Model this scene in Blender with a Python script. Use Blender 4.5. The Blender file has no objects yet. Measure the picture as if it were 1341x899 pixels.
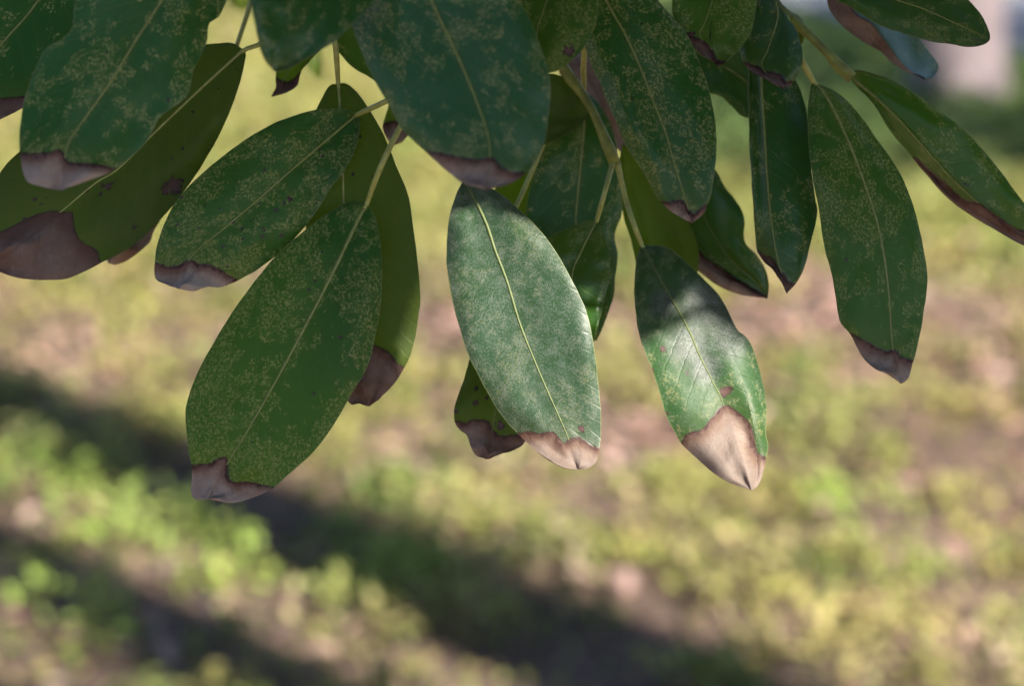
import bpy, math, random
import numpy as np
from mathutils import Vector, noise as mnoise

random.seed(7)
RNG = np.random.default_rng(7)
SC = bpy.context.scene
COL = SC.collection
R = math.radians

# ------------------------------------------------------------------ camera, sky, sun, exposure
CAM_H, PITCH, LENS, SENSOR = 1.55, R(14.0), 50.0, 23.5
PW, PH = 1341.0, 899.6                       # photograph's own pixel grid, used to measure
FPX = LENS / SENSOR * PW
CAM = np.array([0.0, 0.0, CAM_H])
RIGHT = np.array([1.0, 0.0, 0.0])
FWD = np.array([0.0, math.cos(PITCH), -math.sin(PITCH)])
UP = np.array([0.0, math.sin(PITCH), math.cos(PITCH)])

cd = bpy.data.cameras.new('camera')
cam = bpy.data.objects.new('camera', cd)
COL.objects.link(cam)
cam.location = CAM
cam.rotation_euler = (math.pi / 2 - PITCH, 0, 0)
cd.lens, cd.sensor_width, cd.sensor_fit = LENS, SENSOR, 'HORIZONTAL'
cd.clip_start, cd.clip_end = 0.05, 800.0
cd.dof.use_dof = True
cd.dof.focus_distance = 0.856
cd.dof.aperture_fstop = 3.6
cd.dof.aperture_blades = 7
SC.camera = cam

SUN_EL = R(38.0)
SUN_AZ = math.atan2(0.64, -0.77)             # clockwise from +Y: over the photographer's right shoulder
S = np.array([math.sin(SUN_AZ) * math.cos(SUN_EL), math.cos(SUN_AZ) * math.cos(SUN_EL), math.sin(SUN_EL)])

world = bpy.data.worlds.new('World')
SC.world = world
world.use_nodes = True
wn = world.node_tree
bg = wn.nodes['Background']
sky = wn.nodes.new('ShaderNodeTexSky')
sky.sky_type = 'NISHITA'
sky.sun_disc = False
sky.sun_elevation = SUN_EL
sky.sun_rotation = SUN_AZ
sky.air_density, sky.dust_density, sky.ozone_density = 0.6, 0.25, 1.0
wn.links.new(sky.outputs[0], bg.inputs[0])
bg.inputs[1].default_value = 0.065

sl = bpy.data.lights.new('sun', 'SUN')
sl.energy = 5.0
sl.angle = R(0.55)
sl.color = (1.0, 0.93, 0.82)
sun = bpy.data.objects.new('sun', sl)
COL.objects.link(sun)
sun.rotation_euler = Vector(S).to_track_quat('Z', 'Y').to_euler()

vs = SC.view_settings
vs.view_transform, vs.look = 'Standard', 'None'
vs.exposure, vs.gamma = 1.47, 1.0
cy = SC.cycles
cy.use_denoising = True
cy.max_bounces, cy.diffuse_bounces, cy.glossy_bounces, cy.transmission_bounces = 7, 5, 3, 5
cy.sample_clamp_indirect = 6.0

# ------------------------------------------------------------------ measuring helpers
def at(px, py, d):
    """point that lies d metres in front of the lens (along its axis) at a measured direction"""
    return CAM + d * (FWD + (px - PW / 2) / FPX * RIGHT - (py - PH / 2) / FPX * UP)

def on_ground(px, py, z=0.0):
    v = FWD + (px - PW / 2) / FPX * RIGHT - (py - PH / 2) / FPX * UP
    return CAM + v * ((z - CAM_H) / v[2])

def to_px(p):
    q = np.asarray(p) - CAM
    d = q @ FWD
    return PW / 2 + FPX * (q @ RIGHT) / d, PH / 2 - FPX * (q @ UP) / d, d

def spline(pts, n):
    """Catmull-Rom through pts, n samples evenly spaced along its length"""
    p = np.asarray(pts, float)
    if len(p) == 2:
        q = np.linspace(p[0], p[1], 40)
    else:
        e = np.vstack([2 * p[0] - p[1], p, 2 * p[-1] - p[-2]])
        out = []
        u = np.linspace(0, 1, 10, endpoint=False)[:, None]
        for i in range(1, len(e) - 2):
            a, b, c, d = e[i - 1], e[i], e[i + 1], e[i + 2]
            out.append(0.5 * (2 * b + (c - a) * u + (2 * a - 5 * b + 4 * c - d) * u**2 + (3 * b - a - 3 * c + d) * u**3))
        q = np.vstack(out + [p[-1:]])
    L = np.concatenate([[0], np.cumsum(np.linalg.norm(np.diff(q, axis=0), axis=1))])
    t = np.linspace(0, 1, n) if np.isscalar(n) else np.asarray(n)
    return np.stack([np.interp(t * L[-1], L, q[:, k]) for k in range(p.shape[1])], 1)

# ------------------------------------------------------------------ node helpers
def new_mat(name):
    m = bpy.data.materials.new(name)
    m.use_nodes = True
    nt = m.node_tree
    for n in list(nt.nodes):
        nt.nodes.remove(n)
    out = nt.nodes.new('ShaderNodeOutputMaterial')
    return m, nt, out

class NT:
    def __init__(s, nt): s.nt = nt
    def n(s, t, **k):
        o = s.nt.nodes.new(t)
        for a, b in k.items(): setattr(o, a, b)
        return o
    def l(s, a, b): s.nt.links.new(a, b)
    def put(s, sock, v):
        if isinstance(v, bpy.types.NodeSocket): s.l(v, sock)
        elif isinstance(v, (tuple, list)) and len(v) == 3 and sock.type == 'RGBA': sock.default_value = (*v, 1)
        else: sock.default_value = v
    def attr(s, name):
        return s.n('ShaderNodeAttribute', attribute_name=name)
    def math(s, op, a, b=0.5, c=None, clamp=False):
        o = s.n('ShaderNodeMath', operation=op, use_clamp=clamp)
        s.put(o.inputs[0], a); s.put(o.inputs[1], b)
        if c is not None: s.put(o.inputs[2], c)
        return o.outputs[0]
    def noise(s, vec, scale, detail=2.0, rough=0.5, dist=0.0):
        o = s.n('ShaderNodeTexNoise')
        s.put(o.inputs['Vector'], vec)
        for k, v in (('Scale', scale), ('Detail', detail), ('Roughness', rough), ('Distortion', dist)): o.inputs[k].default_value = v
        return o.outputs[0]
    def ramp(s, v, lo, hi):
        o = s.n('ShaderNodeMapRange', interpolation_type='SMOOTHSTEP')
        s.put(o.inputs[0], v); s.put(o.inputs[1], lo); s.put(o.inputs[2], hi)
        return o.outputs[0]
    def mix(s, f, a, b):
        o = s.n('ShaderNodeMix', data_type='RGBA')
        s.put(o.inputs[0], f); s.put(o.inputs[6], a); s.put(o.inputs[7], b)
        return o.outputs[2]
    def sep(s, v):
        o = s.n('ShaderNodeSeparateXYZ'); s.l(v, o.inputs[0]); return o.outputs
    def bump(s, h, strength, dist):
        o = s.n('ShaderNodeBump')
        s.put(o.inputs['Strength'], strength); o.inputs['Distance'].default_value = dist
        s.l(h, o.inputs['Height']); return o.outputs[0]

def leaf_shader(nt, out, col, rough, normal, tr_col, tr_fac, spec=0.5):
    b = nt.n('ShaderNodeBsdfPrincipled')
    nt.put(b.inputs['Base Color'], col); nt.put(b.inputs['Roughness'], rough)
    nt.put(b.inputs['Specular IOR Level'], spec)
    if normal is not None: nt.l(normal, b.inputs['Normal'])
    t = nt.n('ShaderNodeBsdfTranslucent')
    nt.put(t.inputs[0], tr_col)
    mx = nt.n('ShaderNodeMixShader')
    nt.put(mx.inputs[0], tr_fac)
    nt.l(b.outputs[0], mx.inputs[1]); nt.l(t.outputs[0], mx.inputs[2])
    nt.l(mx.outputs[0], out.inputs[0])

# luv = (cm across from the midrib, cm along, seed);  lp = (speckling, yellowness, dark spots);  lq = (painted sheen, translucency, gloss)
def make_leaf_material(name, under=False):
    m, t, out = new_mat(name)
    nt = NT(t)
    luv = nt.attr('luv').outputs['Vector']
    lp = nt.sep(nt.attr('lp').outputs['Vector'])
    lq = nt.sep(nt.attr('lq').outputs['Vector'])
    xyz = nt.sep(luv)
    bd = nt.attr('bd').outputs['Fac']
    mg = nt.attr('mg').outputs['Fac']
    spot = nt.attr('spot').outputs['Fac']
    alat = nt.math('ABSOLUTE', xyz[0])
    n_low = nt.noise(luv, 0.55, 3, 0.55)
    n_mid = nt.noise(luv, 2.2, 3, 0.6)
    n_fine = nt.noise(luv, 14.0, 2, 0.6, 0.8)
    n_fine2 = nt.noise(luv, 20.0, 2, 0.7, 0.5)
    if under:
        g1, g2 = (0.018, 0.048, 0.006), (0.042, 0.058, 0.007)
    else:
        g1, g2 = (0.020, 0.114, 0.020), (0.064, 0.150, 0.011)
    tone = nt.math('ADD', lp[1], nt.math('MULTIPLY', nt.math('SUBTRACT', n_low, 0.5), 0.7), clamp=True)
    col = nt.mix(tone, g1, g2)
    # side veins: slanted fine lines leaving the midrib
    vein_u = nt.math('ADD', nt.math('MULTIPLY', alat, 0.75), nt.math('MULTIPLY', xyz[1], -1.0))
    vein_u = nt.math('ADD', vein_u, nt.math('MULTIPLY', n_mid, 0.25))
    fr = nt.math('FRACT', nt.math('MULTIPLY', vein_u, 1.5))
    vein = nt.ramp(nt.math('ABSOLUTE', nt.math('SUBTRACT', fr, 0.5)), 0.10, 0.0)
    col = nt.mix(nt.math('MULTIPLY', vein, 0.22), col, (0.10, 0.14, 0.03))
    # paler tissue close to the midrib and yellowing next to the dead zone
    nearmid = nt.ramp(alat, 0.28, 0.05)
    col = nt.mix(nt.math('MULTIPLY', nearmid, 0.35), col, (0.075, 0.115, 0.014))
    yel = nt.math('MULTIPLY', nt.ramp(nt.math('ADD', bd, nt.math('MULTIPLY', n_mid, 0.6)), 1.5, 0.25), 0.45)
    col = nt.mix(yel, col, (0.080, 0.125, 0.010))
    if not under:
        # pale stippling in drifts, thicker towards the margins
        zone = nt.math('ADD', nt.math('MULTIPLY_ADD', n_low, 1.5, -0.45), nt.math('MULTIPLY_ADD', n_mid, 1.15, -0.20))
        zone = nt.math('ADD', zone, nt.math('MULTIPLY', nt.ramp(mg, 0.9, 0.05), 0.13))
        zone = nt.math('ADD', zone, nt.math('MULTIPLY', nt.math('SUBTRACT', lp[0], 0.5), 0.5))
        thr = nt.math('SUBTRACT', 1.29, zone)
        thr = nt.math('MAXIMUM', thr, 0.52)
        sp = nt.ramp(n_fine, thr, nt.math('ADD', thr, 0.04))
        col = nt.mix(nt.math('MULTIPLY', sp, 0.75), col, nt.mix(n_mid, (0.27, 0.30, 0.065), (0.44, 0.42, 0.17)))
        # pale sheen of the sun, painted into the leaf colour
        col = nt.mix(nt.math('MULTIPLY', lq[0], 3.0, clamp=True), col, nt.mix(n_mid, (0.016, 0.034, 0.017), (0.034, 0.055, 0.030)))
        sheen_n = nt.math('ADD', n_fine2, nt.math('MULTIPLY', nt.math('SUBTRACT', n_mid, 0.5), 0.45))
        sheen_n = nt.math('ADD', sheen_n, nt.math('MULTIPLY', nt.math('SUBTRACT', lq[0], 0.3), 0.25))
        sheen = nt.math('MULTIPLY', nt.ramp(sheen_n, 0.47, 0.57), nt.math('MULTIPLY', lq[0], 2.0, clamp=True))
        col = nt.mix(nt.math('MULTIPLY', sheen, 0.52), col, (0.27, 0.29, 0.28))
        col = nt.mix(nt.math('MULTIPLY', nt.ramp(nt.math('ADD', mg, nt.math('MULTIPLY', n_fine, 0.03)), 0.060, 0.022), 0.7), col, (0.20, 0.225, 0.09))
    if under:
        blm = nt.ramp(nt.math('ADD', n_fine, nt.math('MULTIPLY_ADD', n_mid, 0.9, -0.45)), 0.52, 0.66)
        col = nt.mix(nt.math('MULTIPLY', blm, 0.35), col, (0.10, 0.095, 0.02))
    # dark fungal spots
    vo = nt.n('ShaderNodeTexVoronoi'); vo.inputs['Scale'].default_value = 2.6
    nt.l(luv, vo.inputs['Vector'])
    keep = nt.math('LESS_THAN', nt.sep(vo.outputs['Color'])[0], lp[2])
    sz = nt.math('ADD', 0.07, nt.math('MULTIPLY', nt.sep(vo.outputs['Color'])[1], 0.24))
    d = nt.math('ADD', vo.outputs['Distance'], nt.math('MULTIPLY', nt.math('SUBTRACT', n_fine, 0.5), 0.14))
    ds = nt.math('MULTIPLY', nt.ramp(d, sz, nt.math('MULTIPLY', sz, 0.45)), keep)
    col = nt.mix(nt.math('MULTIPLY', ds, 0.8), col, (0.045, 0.022, 0.018))
    # hand placed blotches
    n_sp = nt.noise(luv, 5.0, 3, 0.6)
    bl = nt.ramp(nt.math('ADD', spot, nt.math('MULTIPLY', nt.math('SUBTRACT', n_sp, 0.55), 2.2)), 0.02, 0.35)
    col = nt.mix(bl, col, nt.mix(nt.ramp(spot, 0.1, 0.8), (0.035, 0.014, 0.012), (0.10, 0.055, 0.045)))
    # red-brown line where living tissue meets the dead tip
    ln = nt.ramp(nt.math('ADD', bd, nt.math('MULTIPLY', nt.math('SUBTRACT', n_fine, 0.5), 0.10)), 0.115, 0.03)
    col = nt.mix(nt.math('MULTIPLY', ln, 0.92), col, (0.040, 0.012, 0.012))
    hgt = nt.math('ADD', nt.math('MULTIPLY', n_fine2, 0.5), nt.math('MULTIPLY', n_mid, 1.2))
    hgt = nt.math('ADD', hgt, nt.math('MULTIPLY', vein, -0.5))
    nrm = nt.bump(hgt, 0.25, 0.0005)
    rough = nt.math('ADD', nt.math('MULTIPLY', n_fine, 0.30), nt.math('SUBTRACT', 0.42, nt.math('MULTIPLY', lq[2], 0.25)))
    rough = nt.math('ADD', rough, nt.math('MULTIPLY', lq[0], 0.10), clamp=True)
    keepgreen = nt.math('SUBTRACT', 1.0, nt.math('MAXIMUM', nt.math('MULTIPLY', ln, 0.9), nt.math('MAXIMUM', bl, ds)))
    trf = nt.math('MULTIPLY', nt.math('ADD', lq[1], 0.0 if under else 0.08), keepgreen)
    leaf_shader(nt, out, col, rough, nrm, (0.60, 0.66, 0.07) if under else (0.42, 0.72, 0.08), trf, 0.3 if under else nt.math('ADD', 0.10, nt.math('MULTIPLY', nt.math('MAXIMUM', lq[2], nt.math('MULTIPLY', lq[0], 3.0)), 0.45)))
    return m

def make_dead_material(name):
    m, t, out = new_mat(name)
    nt = NT(t)
    luv = nt.attr('luv').outputs['Vector']
    xyz = nt.sep(luv)
    lp = nt.sep(nt.attr('lp').outputs['Vector'])
    bd = nt.attr('bd').outputs['Fac']
    n1 = nt.noise(luv, 0.9, 4, 0.6)
    n2 = nt.noise(luv, 5.0, 4, 0.65)
    n3 = nt.noise(luv, 24.0, 3, 0.7)
    col = nt.mix(nt.ramp(n1, 0.30, 0.70), (0.25, 0.15, 0.095), (0.46, 0.36, 0.28))
    col = nt.mix(nt.math('MULTIPLY', nt.ramp(n2, 0.50, 0.72), 0.5), col, (0.15, 0.075, 0.06))
    col = nt.mix(nt.math('MULTIPLY', nt.ramp(n3, 0.55, 0.78), 0.35), col, (0.50, 0.44, 0.40))
    # thin brown veins
    va = nt.math('ADD', nt.math('MULTIPLY', nt.math('ABSOLUTE', xyz[0]), 0.75), nt.math('MULTIPLY', xyz[1], -1))
    fr = nt.math('FRACT', nt.math('MULTIPLY', nt.math('ADD', va, nt.math('MULTIPLY', n1, 0.5)), 1.9))
    vein = nt.ramp(nt.math('ABSOLUTE', nt.math('SUBTRACT', fr, 0.5)), 0.06, 0.0)
    tipfade = nt.ramp(nt.attr('mg').outputs['Fac'], 0.10, 0.45)
    mid = nt.math('MULTIPLY', nt.ramp(nt.math('ABSOLUTE', xyz[0]), 0.09, 0.03), tipfade)
    col = nt.mix(nt.math('MULTIPLY', nt.math('MAXIMUM', vein, mid), 0.35), col, (0.13, 0.065, 0.05))
    # brown zone, then a near black line, at the living edge
    e = nt.math('ADD', bd, nt.math('MULTIPLY', nt.math('SUBTRACT', n2, 0.5), 0.35))
    wide = nt.math('ADD', 0.22, nt.math('MULTIPLY', lp[1], 0.6))
    col = nt.mix(nt.math('MULTIPLY', nt.ramp(e, wide, 0.02), 0.8), col, (0.105, 0.045, 0.034))
    col = nt.mix(nt.ramp(e, 0.10, 0.0), col, (0.035, 0.011, 0.011))
    col = nt.mix(nt.math('MULTIPLY', lp[0], nt.ramp(bd, 0.15, 0.7)), col, nt.mix(n2, (0.38, 0.34, 0.30), (0.53, 0.48, 0.43)))
    col = nt.mix(nt.math('MULTIPLY', lp[2], 0.75), col, (0.075, 0.035, 0.025))
    nrm = nt.bump(nt.math('ADD', n3, nt.math('MULTIPLY', n2, 2)), 0.45, 0.0006)
    leaf_shader(nt, out, col, 0.62, nrm, (0.55, 0.30, 0.18), 0.22, 0.4)
    return m

def make_plain(name, col, rough, noise_scale=60, var=0.35, tr=0.0, dark=None):
    m, t, out = new_mat(name)
    nt = NT(t)
    tc = nt.n('ShaderNodeTexCoord').outputs['Object']
    n = nt.noise(tc, noise_scale, 4, 0.6)
    d = dark or tuple(c * (1 - var) for c in col)
    c = nt.mix(nt.ramp(n, 0.3, 0.7), d, col)
    nrm = nt.bump(n, 0.3, 0.001)
    if tr > 0: leaf_shader(nt, out, c, rough, nrm, col, tr, 0.4)
    else:
        b = nt.n('ShaderNodeBsdfPrincipled')
        nt.l(c, b.inputs['Base Color']); b.inputs['Roughness'].default_value = rough
        nt.l(nrm, b.inputs['Normal']); nt.l(b.outputs[0], out.inputs[0])
    return m

M_TOP = make_leaf_material('leaf_upper_side')
M_UNDER = make_leaf_material('leaf_under_side', True)
M_DEAD = make_dead_material('dead_leaf_tissue')
M_RIM = make_plain('leaf_margin', (0.20, 0.235, 0.10), 0.5, 400, 0.3)
M_RIB = make_plain('midrib_pale_green', (0.25, 0.285, 0.07), 0.42, 500, 0.25)
M_RIB_SUNLIT = make_plain('midrib_olive_sunlit', (0.115, 0.15, 0.040), 0.55, 500, 0.3)  # olive midrib, darkened to offset direct sun on the sunlit leaves
M_STALK = make_plain('stalk_yellow_green', (0.40, 0.44, 0.12), 0.45, 250, 0.3, dark=(0.30, 0.30, 0.08))
M_TWIG = make_plain('twig_olive', (0.25, 0.29, 0.055), 0.5, 160, 0.3, dark=(0.14, 0.16, 0.03))

# ------------------------------------------------------------------ mesh helpers
def mesh_obj(name, verts, faces, mats, parent=None, loc=(0, 0, 0), face_mat=None, smooth=True):
    me = bpy.data.meshes.new(name)
    me.from_pydata([tuple(v) for v in verts], [], faces)
    for m in mats: me.materials.append(m)
    if face_mat is not None: me.polygons.foreach_set('material_index', face_mat)
    me.polygons.foreach_set('use_smooth', [smooth] * len(me.polygons))
    me.update()
    o = bpy.data.objects.new(name, me)
    COL.objects.link(o)
    o.location = tuple(loc)
    if parent is not None: o.parent = parent
    return o

def set_attr(o, name, kind, arr):
    a = o.data.attributes.new(name, kind, 'POINT')
    a.data.foreach_set('vector' if kind == 'FLOAT_VECTOR' else 'value', np.asarray(arr, np.float32).ravel())

def tube_arrays(pts, radii, sides=10):
    pts = np.asarray(pts, float)
    n = len(pts)
    V, F = [], []
    tan = np.gradient(pts, axis=0)
    ref = np.array([0.31, 0.87, 0.2])
    for i in range(n):
        t = tan[i] / (np.linalg.norm(tan[i]) + 1e-12)
        a = np.cross(t, ref); a /= np.linalg.norm(a); b = np.cross(t, a)
        for k in range(sides):
            w = 2 * math.pi * k / sides
            V.append(pts[i] + radii[i] * (math.cos(w) * a + math.sin(w) * b))
    for i in range(n - 1):
        for k in range(sides):
            k2 = (k + 1) % sides
            F.append((i * sides + k, i * sides + k2, (i + 1) * sides + k2, (i + 1) * sides + k))
    F.append(tuple(range(sides))[::-1]); F.append(tuple((n - 1) * sides + k for k in range(sides)))
    return V, F

def tube(name, pts, radii, mat, parent, origin, sides=10):
    V, F = tube_arrays(np.asarray(pts) - np.asarray(origin), radii, sides)
    return mesh_obj(name, V, F, [mat], parent)

def dist_poly(P, poly):
    best = np.full(P.shape[:-1], 1e9)
    for a, b in zip(poly[:-1], poly[1:]):
        ab = b - a
        u = np.clip(((P - a) @ ab) / (ab @ ab + 1e-9), 0, 1)
        best = np.minimum(best, np.linalg.norm(P - (a + u[..., None] * ab), axis=-1))
    return best

CM = 0.856 / FPX * 100                      # centimetres per photo pixel at the focus distance

def build_leaf(spec, branch, bloc):
    mid = spec['mid']
    base, tip = mid[0], mid[-1]
    seed = spec['seed']
    rs = random.Random(seed)
    TT = np.linspace(0, 1, 241)
    ease = 0.55 * TT + 0.45 * (0.5 - 0.5 * np.cos(np.pi * TT))
    m_ = spline(mid, ease)
    a_ = spline([base] + spec['a'] + [tip], ease)
    b_ = spline([base] + spec['b'] + [tip], ease)
    # margins are never ruler smooth
    wob = lambda k: np.array([mnoise.noise((t * 9, seed * 3.1 + k, 0.3)) + 0.6 * mnoise.noise((t * 31, seed * 3.1 + k, 5.3)) for t in TT]) * np.sin(np.pi * TT) ** 0.5
    for arr, k in ((a_, 0), (b_, 7)):
        dv = arr - m_
        arr += dv / (np.linalg.norm(dv, axis=1, keepdims=True) + 1e-6) * wob(k)[:, None] * 1.25
    NC = 14
    ss = np.concatenate([-np.linspace(1, 0, NC, endpoint=False) ** 0.8, [0], np.linspace(0, 1, NC + 1)[1:] ** 0.8])
    ncol = len(ss)
    def col_px(j):
        s = ss[j]
        return m_ + abs(s) * ((a_ if s < 0 else b_) - m_)
    dead = spec.get('dead')
    half = spec.get('dead_half')
    tb = np.full(ncol, 1.0)
    bpoly = None
    if dead and dead != 'all':
        bpoly = spline(dead, 90)
        dn = np.array([mnoise.noise((i * 0.35, seed, 2.2)) + 0.7 * mnoise.noise((i * 0.9, seed, 7.2)) for i in range(90)])
        tg = np.gradient(bpoly, axis=0)
        bpoly = bpoly + np.stack([-tg[:, 1], tg[:, 0]], 1) / (np.linalg.norm(tg, axis=1, keepdims=True) + 1e-6) * dn[:, None] * 1.7
        got = np.zeros(ncol, bool)
        A, B = bpoly[:-1], bpoly[1:]
        for j in range(ncol):
            c = col_px(j)
            p, q = c[:-1, None], c[1:, None]
            cr = lambda u, v: u[..., 0] * v[..., 1] - u[..., 1] * v[..., 0]
            d1 = cr(q - p, A[None] - p); d2 = cr(q - p, B[None] - p)
            d3 = cr(B[None] - A[None], p - A[None]); d4 = cr(B[None] - A[None], q - A[None])
            hit = (d1 * d2 <= 0) & (d3 * d4 <= 0)
            rows = np.where(hit.any(1))[0]
            rows = rows[(rows > 30)]
            if len(rows):
                got[j] = True; tb[j] = TT[rows[0]]
        idx = np.where(got)[0]
        tb = np.interp(np.arange(ncol), idx, tb[idx]) if len(idx) else tb
        tb = np.minimum(tb, 0.985)
    elif dead == 'all':
        tb[:] = 0.0
    n1, n2 = (64, 20) if dead and dead != 'all' else ((2, 66) if dead == 'all' else (72, 0))
    # grid of t values
    G = np.zeros((n1 + n2 + 1, ncol))
    for j in range(ncol):
        lo = np.linspace(0, tb[j], n1 + 1)
        G[:n1 + 1, j] = lo
        if n2: G[n1:, j] = np.linspace(tb[j], 1, n2 + 1)
    nr = n1 + n2 + 1
    px = np.zeros((nr, ncol, 2))
    for j in range(ncol):
        c = col_px(j)
        px[:, j, 0] = np.interp(G[:, j], TT, c[:, 0])
        px[:, j, 1] = np.interp(G[:, j], TT, c[:, 1])
    mpx = np.stack([np.interp(G, TT, m_[:, k]) for k in (0, 1)], -1)
    lat = np.linalg.norm(px - mpx, axis=-1) * CM * np.sign(ss)[None, :]
    wid = np.where(ss[None, :] < 0, np.interp(G, TT, np.linalg.norm(a_ - m_, axis=1)), np.interp(G, TT, np.linalg.norm(b_ - m_, axis=1))) * CM
    L = spec['len'] = np.linalg.norm(np.diff(m_, axis=0), axis=1).sum() * CM
    u = np.abs(ss)[None, :]
    # depth in centimetres: lean, roll, crease along the midrib, margins turned back, undulation, curled tip
    D = spec['d'] - spec.get('tilt', 2.5) * (G - 0.5) + spec.get('roll', 0.0) * lat
    D = D + spec.get('bend', 0.5) * (1 - 4 * G * (1 - G)) * -1 * -1
    fa, fb = spec.get('fold', (-0.16, -0.16))
    D = D + np.where(lat < 0, fa, fb) * np.abs(lat) + spec.get('turn', 0.34) * u ** 3 * wid * 0.55
    wv = np.array([[mnoise.noise((G[i, j] * 3.2, ss[j] * 1.1, seed * 1.7)) for j in range(ncol)] for i in range(nr)])
    wv2 = np.array([[mnoise.noise((G[i, j] * 9, ss[j] * 2.3, seed * 2.9)) for j in range(ncol)] for i in range(nr)])
    D = D + (wv * 0.42 * spec.get('wave', 1.0) + wv2 * 0.13) * (0.25 + u)
    D = D - spec.get('curl', 0.7) * np.clip((G - np.minimum(tb, .93)[None, :]) / 0.12, 0, 1.2) ** 2 * (0.4 + wv)
    # both halves meet at base and tip
    D = D[:, NC:NC + 1] + (D - D[:, NC:NC + 1]) * np.clip(wid / 0.55, 0, 1) ** 0.8
    D = D / 100.0
    # point of every grid vertex
    P = CAM + D[..., None] * (FWD + ((px[..., 0] - PW / 2) / FPX)[..., None] * RIGHT - ((px[..., 1] - PH / 2) / FPX)[..., None] * UP)
    # vertex normals of the whole sheet
    fn = np.cross(P[1:, 1:] - P[:-1, :-1], P[1:, :-1] - P[:-1, 1:])
    N = np.zeros_like(P)
    for di in (0, 1):
        for dj in (0, 1):
            N[di:nr - 1 + di, dj:ncol - 1 + dj] += fn
    flip = (N * (CAM - P)).sum() < 0
    if flip: N = -N
    N /= np.linalg.norm(N, axis=-1, keepdims=True) + 1e-15
    N[0, :] = N[1, :].mean(0); N[-1, :] = N[-2, :].mean(0)
    N /= np.linalg.norm(N, axis=-1, keepdims=True) + 1e-15
    th = 0.00042
    Q = P - N * th * (1.0 - 0.55 * u[..., None] ** 4 if False else 1.0)
    o3 = P[0, NC].copy()
    # attributes
    luv = np.stack([lat, G * L, np.full_like(G, seed * 3.7)], -1)
    bdist = dist_poly(px, bpoly) * CM if bpoly is not None else np.full_like(G, 9.0)
    mg = (1 - u) * wid
    spot = np.full_like(G, -1.0)
    for (sx, sy, r) in spec.get('spots', []):
        spot = np.maximum(spot, 1 - np.hypot(px[..., 0] - sx, px[..., 1] - sy) / r)
    speck, yel, dk = spec.get('lp', (0.5, 0.2, 0.03))
    lq = spec.get('lq', (0.0, 0.40, 0.4))
    under = spec.get('under', False)
    mt, mb = (M_UNDER, M_TOP) if under else (M_TOP, M_UNDER)

    def piece(name, r0, r1, c0, c1, is_dead, parent, loc):
        h, w = r1 - r0 + 1, c1 - c0 + 1
        idx = np.arange(h * w).reshape(h, w)
        nv = h * w
        Vt = (P[r0:r1 + 1, c0:c1 + 1] - o3).reshape(-1, 3)
        Vb = (Q[r0:r1 + 1, c0:c1 + 1] - o3).reshape(-1, 3)
        F, fm = [], []
        for i in range(h - 1):
            for j in range(w - 1):
                f = (idx[i, j], idx[i, j + 1], idx[i + 1, j + 1], idx[i + 1, j])
                F.append(f[::-1] if flip else f); fm.append(0)
                g = tuple(nv + k for k in f)
                F.append(g if flip else g[::-1]); fm.append(1)
        for i in range(h - 1):
            for j, rev in ((0, False), (w - 1, True)):
                if (j == 0 and c0 == 0) or (j == w - 1 and c1 == ncol - 1):
                    f = (idx[i, j], idx[i + 1, j], nv + idx[i + 1, j], nv + idx[i, j])
                    F.append(f[::-1] if rev != flip else f); fm.append(2)
        F = [tuple(int(k) for k in f) for f in F]
        mats = [M_DEAD, M_DEAD, M_DEAD] if is_dead else [mt, mb, M_RIM]
        o = mesh_obj(name, np.vstack([Vt, Vb]), F, mats, parent, loc, fm)
        two = lambda x: np.concatenate([x[r0:r1 + 1, c0:c1 + 1].reshape(nv, -1)] * 2)
        set_attr(o, 'luv', 'FLOAT_VECTOR', two(luv))
        set_attr(o, 'bd', 'FLOAT', two(bdist))
        set_attr(o, 'mg', 'FLOAT', two(mg))
        set_attr(o, 'spot', 'FLOAT', two(spot))
        dp = spec.get('dp', (0.0, 0.15, 0.0))
        set_attr(o, 'lp', 'FLOAT_VECTOR', np.tile(dp if is_dead else (speck, yel, dk), (2 * nv, 1)))
        LQ = np.tile(lq, (2 * nv, 1)).astype(float)
        if 'bloom' in spec:  # painted sun sheen is strongest around these spots
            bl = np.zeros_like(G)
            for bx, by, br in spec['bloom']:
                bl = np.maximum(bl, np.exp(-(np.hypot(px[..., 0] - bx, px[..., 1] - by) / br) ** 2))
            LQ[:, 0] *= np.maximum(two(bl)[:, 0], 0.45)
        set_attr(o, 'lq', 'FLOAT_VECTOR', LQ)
        nn = np.concatenate([two(N)[:nv], -two(N)[:nv]])
        o.data.normals_split_custom_set_from_vertices([tuple(x) for x in nn])
        return o

    zero = (0, 0, 0)
    if dead == 'all':
        leaf = piece('leaf', 0, nr - 1, 0, ncol - 1, True, branch, o3 - bloc)
    elif half:
        c0, c1 = (0, NC) if half == 'a' else (NC, ncol - 1)
        k0, k1 = (NC, ncol - 1) if half == 'a' else (0, NC)
        leaf = piece('leaf', 0, nr - 1, k0, k1, False, branch, o3 - bloc)
        piece('withered_side', 0, nr - 1, c0, c1, True, leaf, zero)
    elif dead:
        leaf = piece('leaf', 0, n1, 0, ncol - 1, False, branch, o3 - bloc)
        piece('withered_tip', n1, nr - 1, 0, ncol - 1, True, leaf, zero)
    else:
        leaf = piece('leaf', 0, nr - 1, 0, ncol - 1, False, branch, o3 - bloc)
    if spec.get('label'): leaf['label'] = spec['label']
    # midrib: a low raised cord on the face, thinning to nothing before the tip
    rib = spec.get('rib', 5.0)
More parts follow.
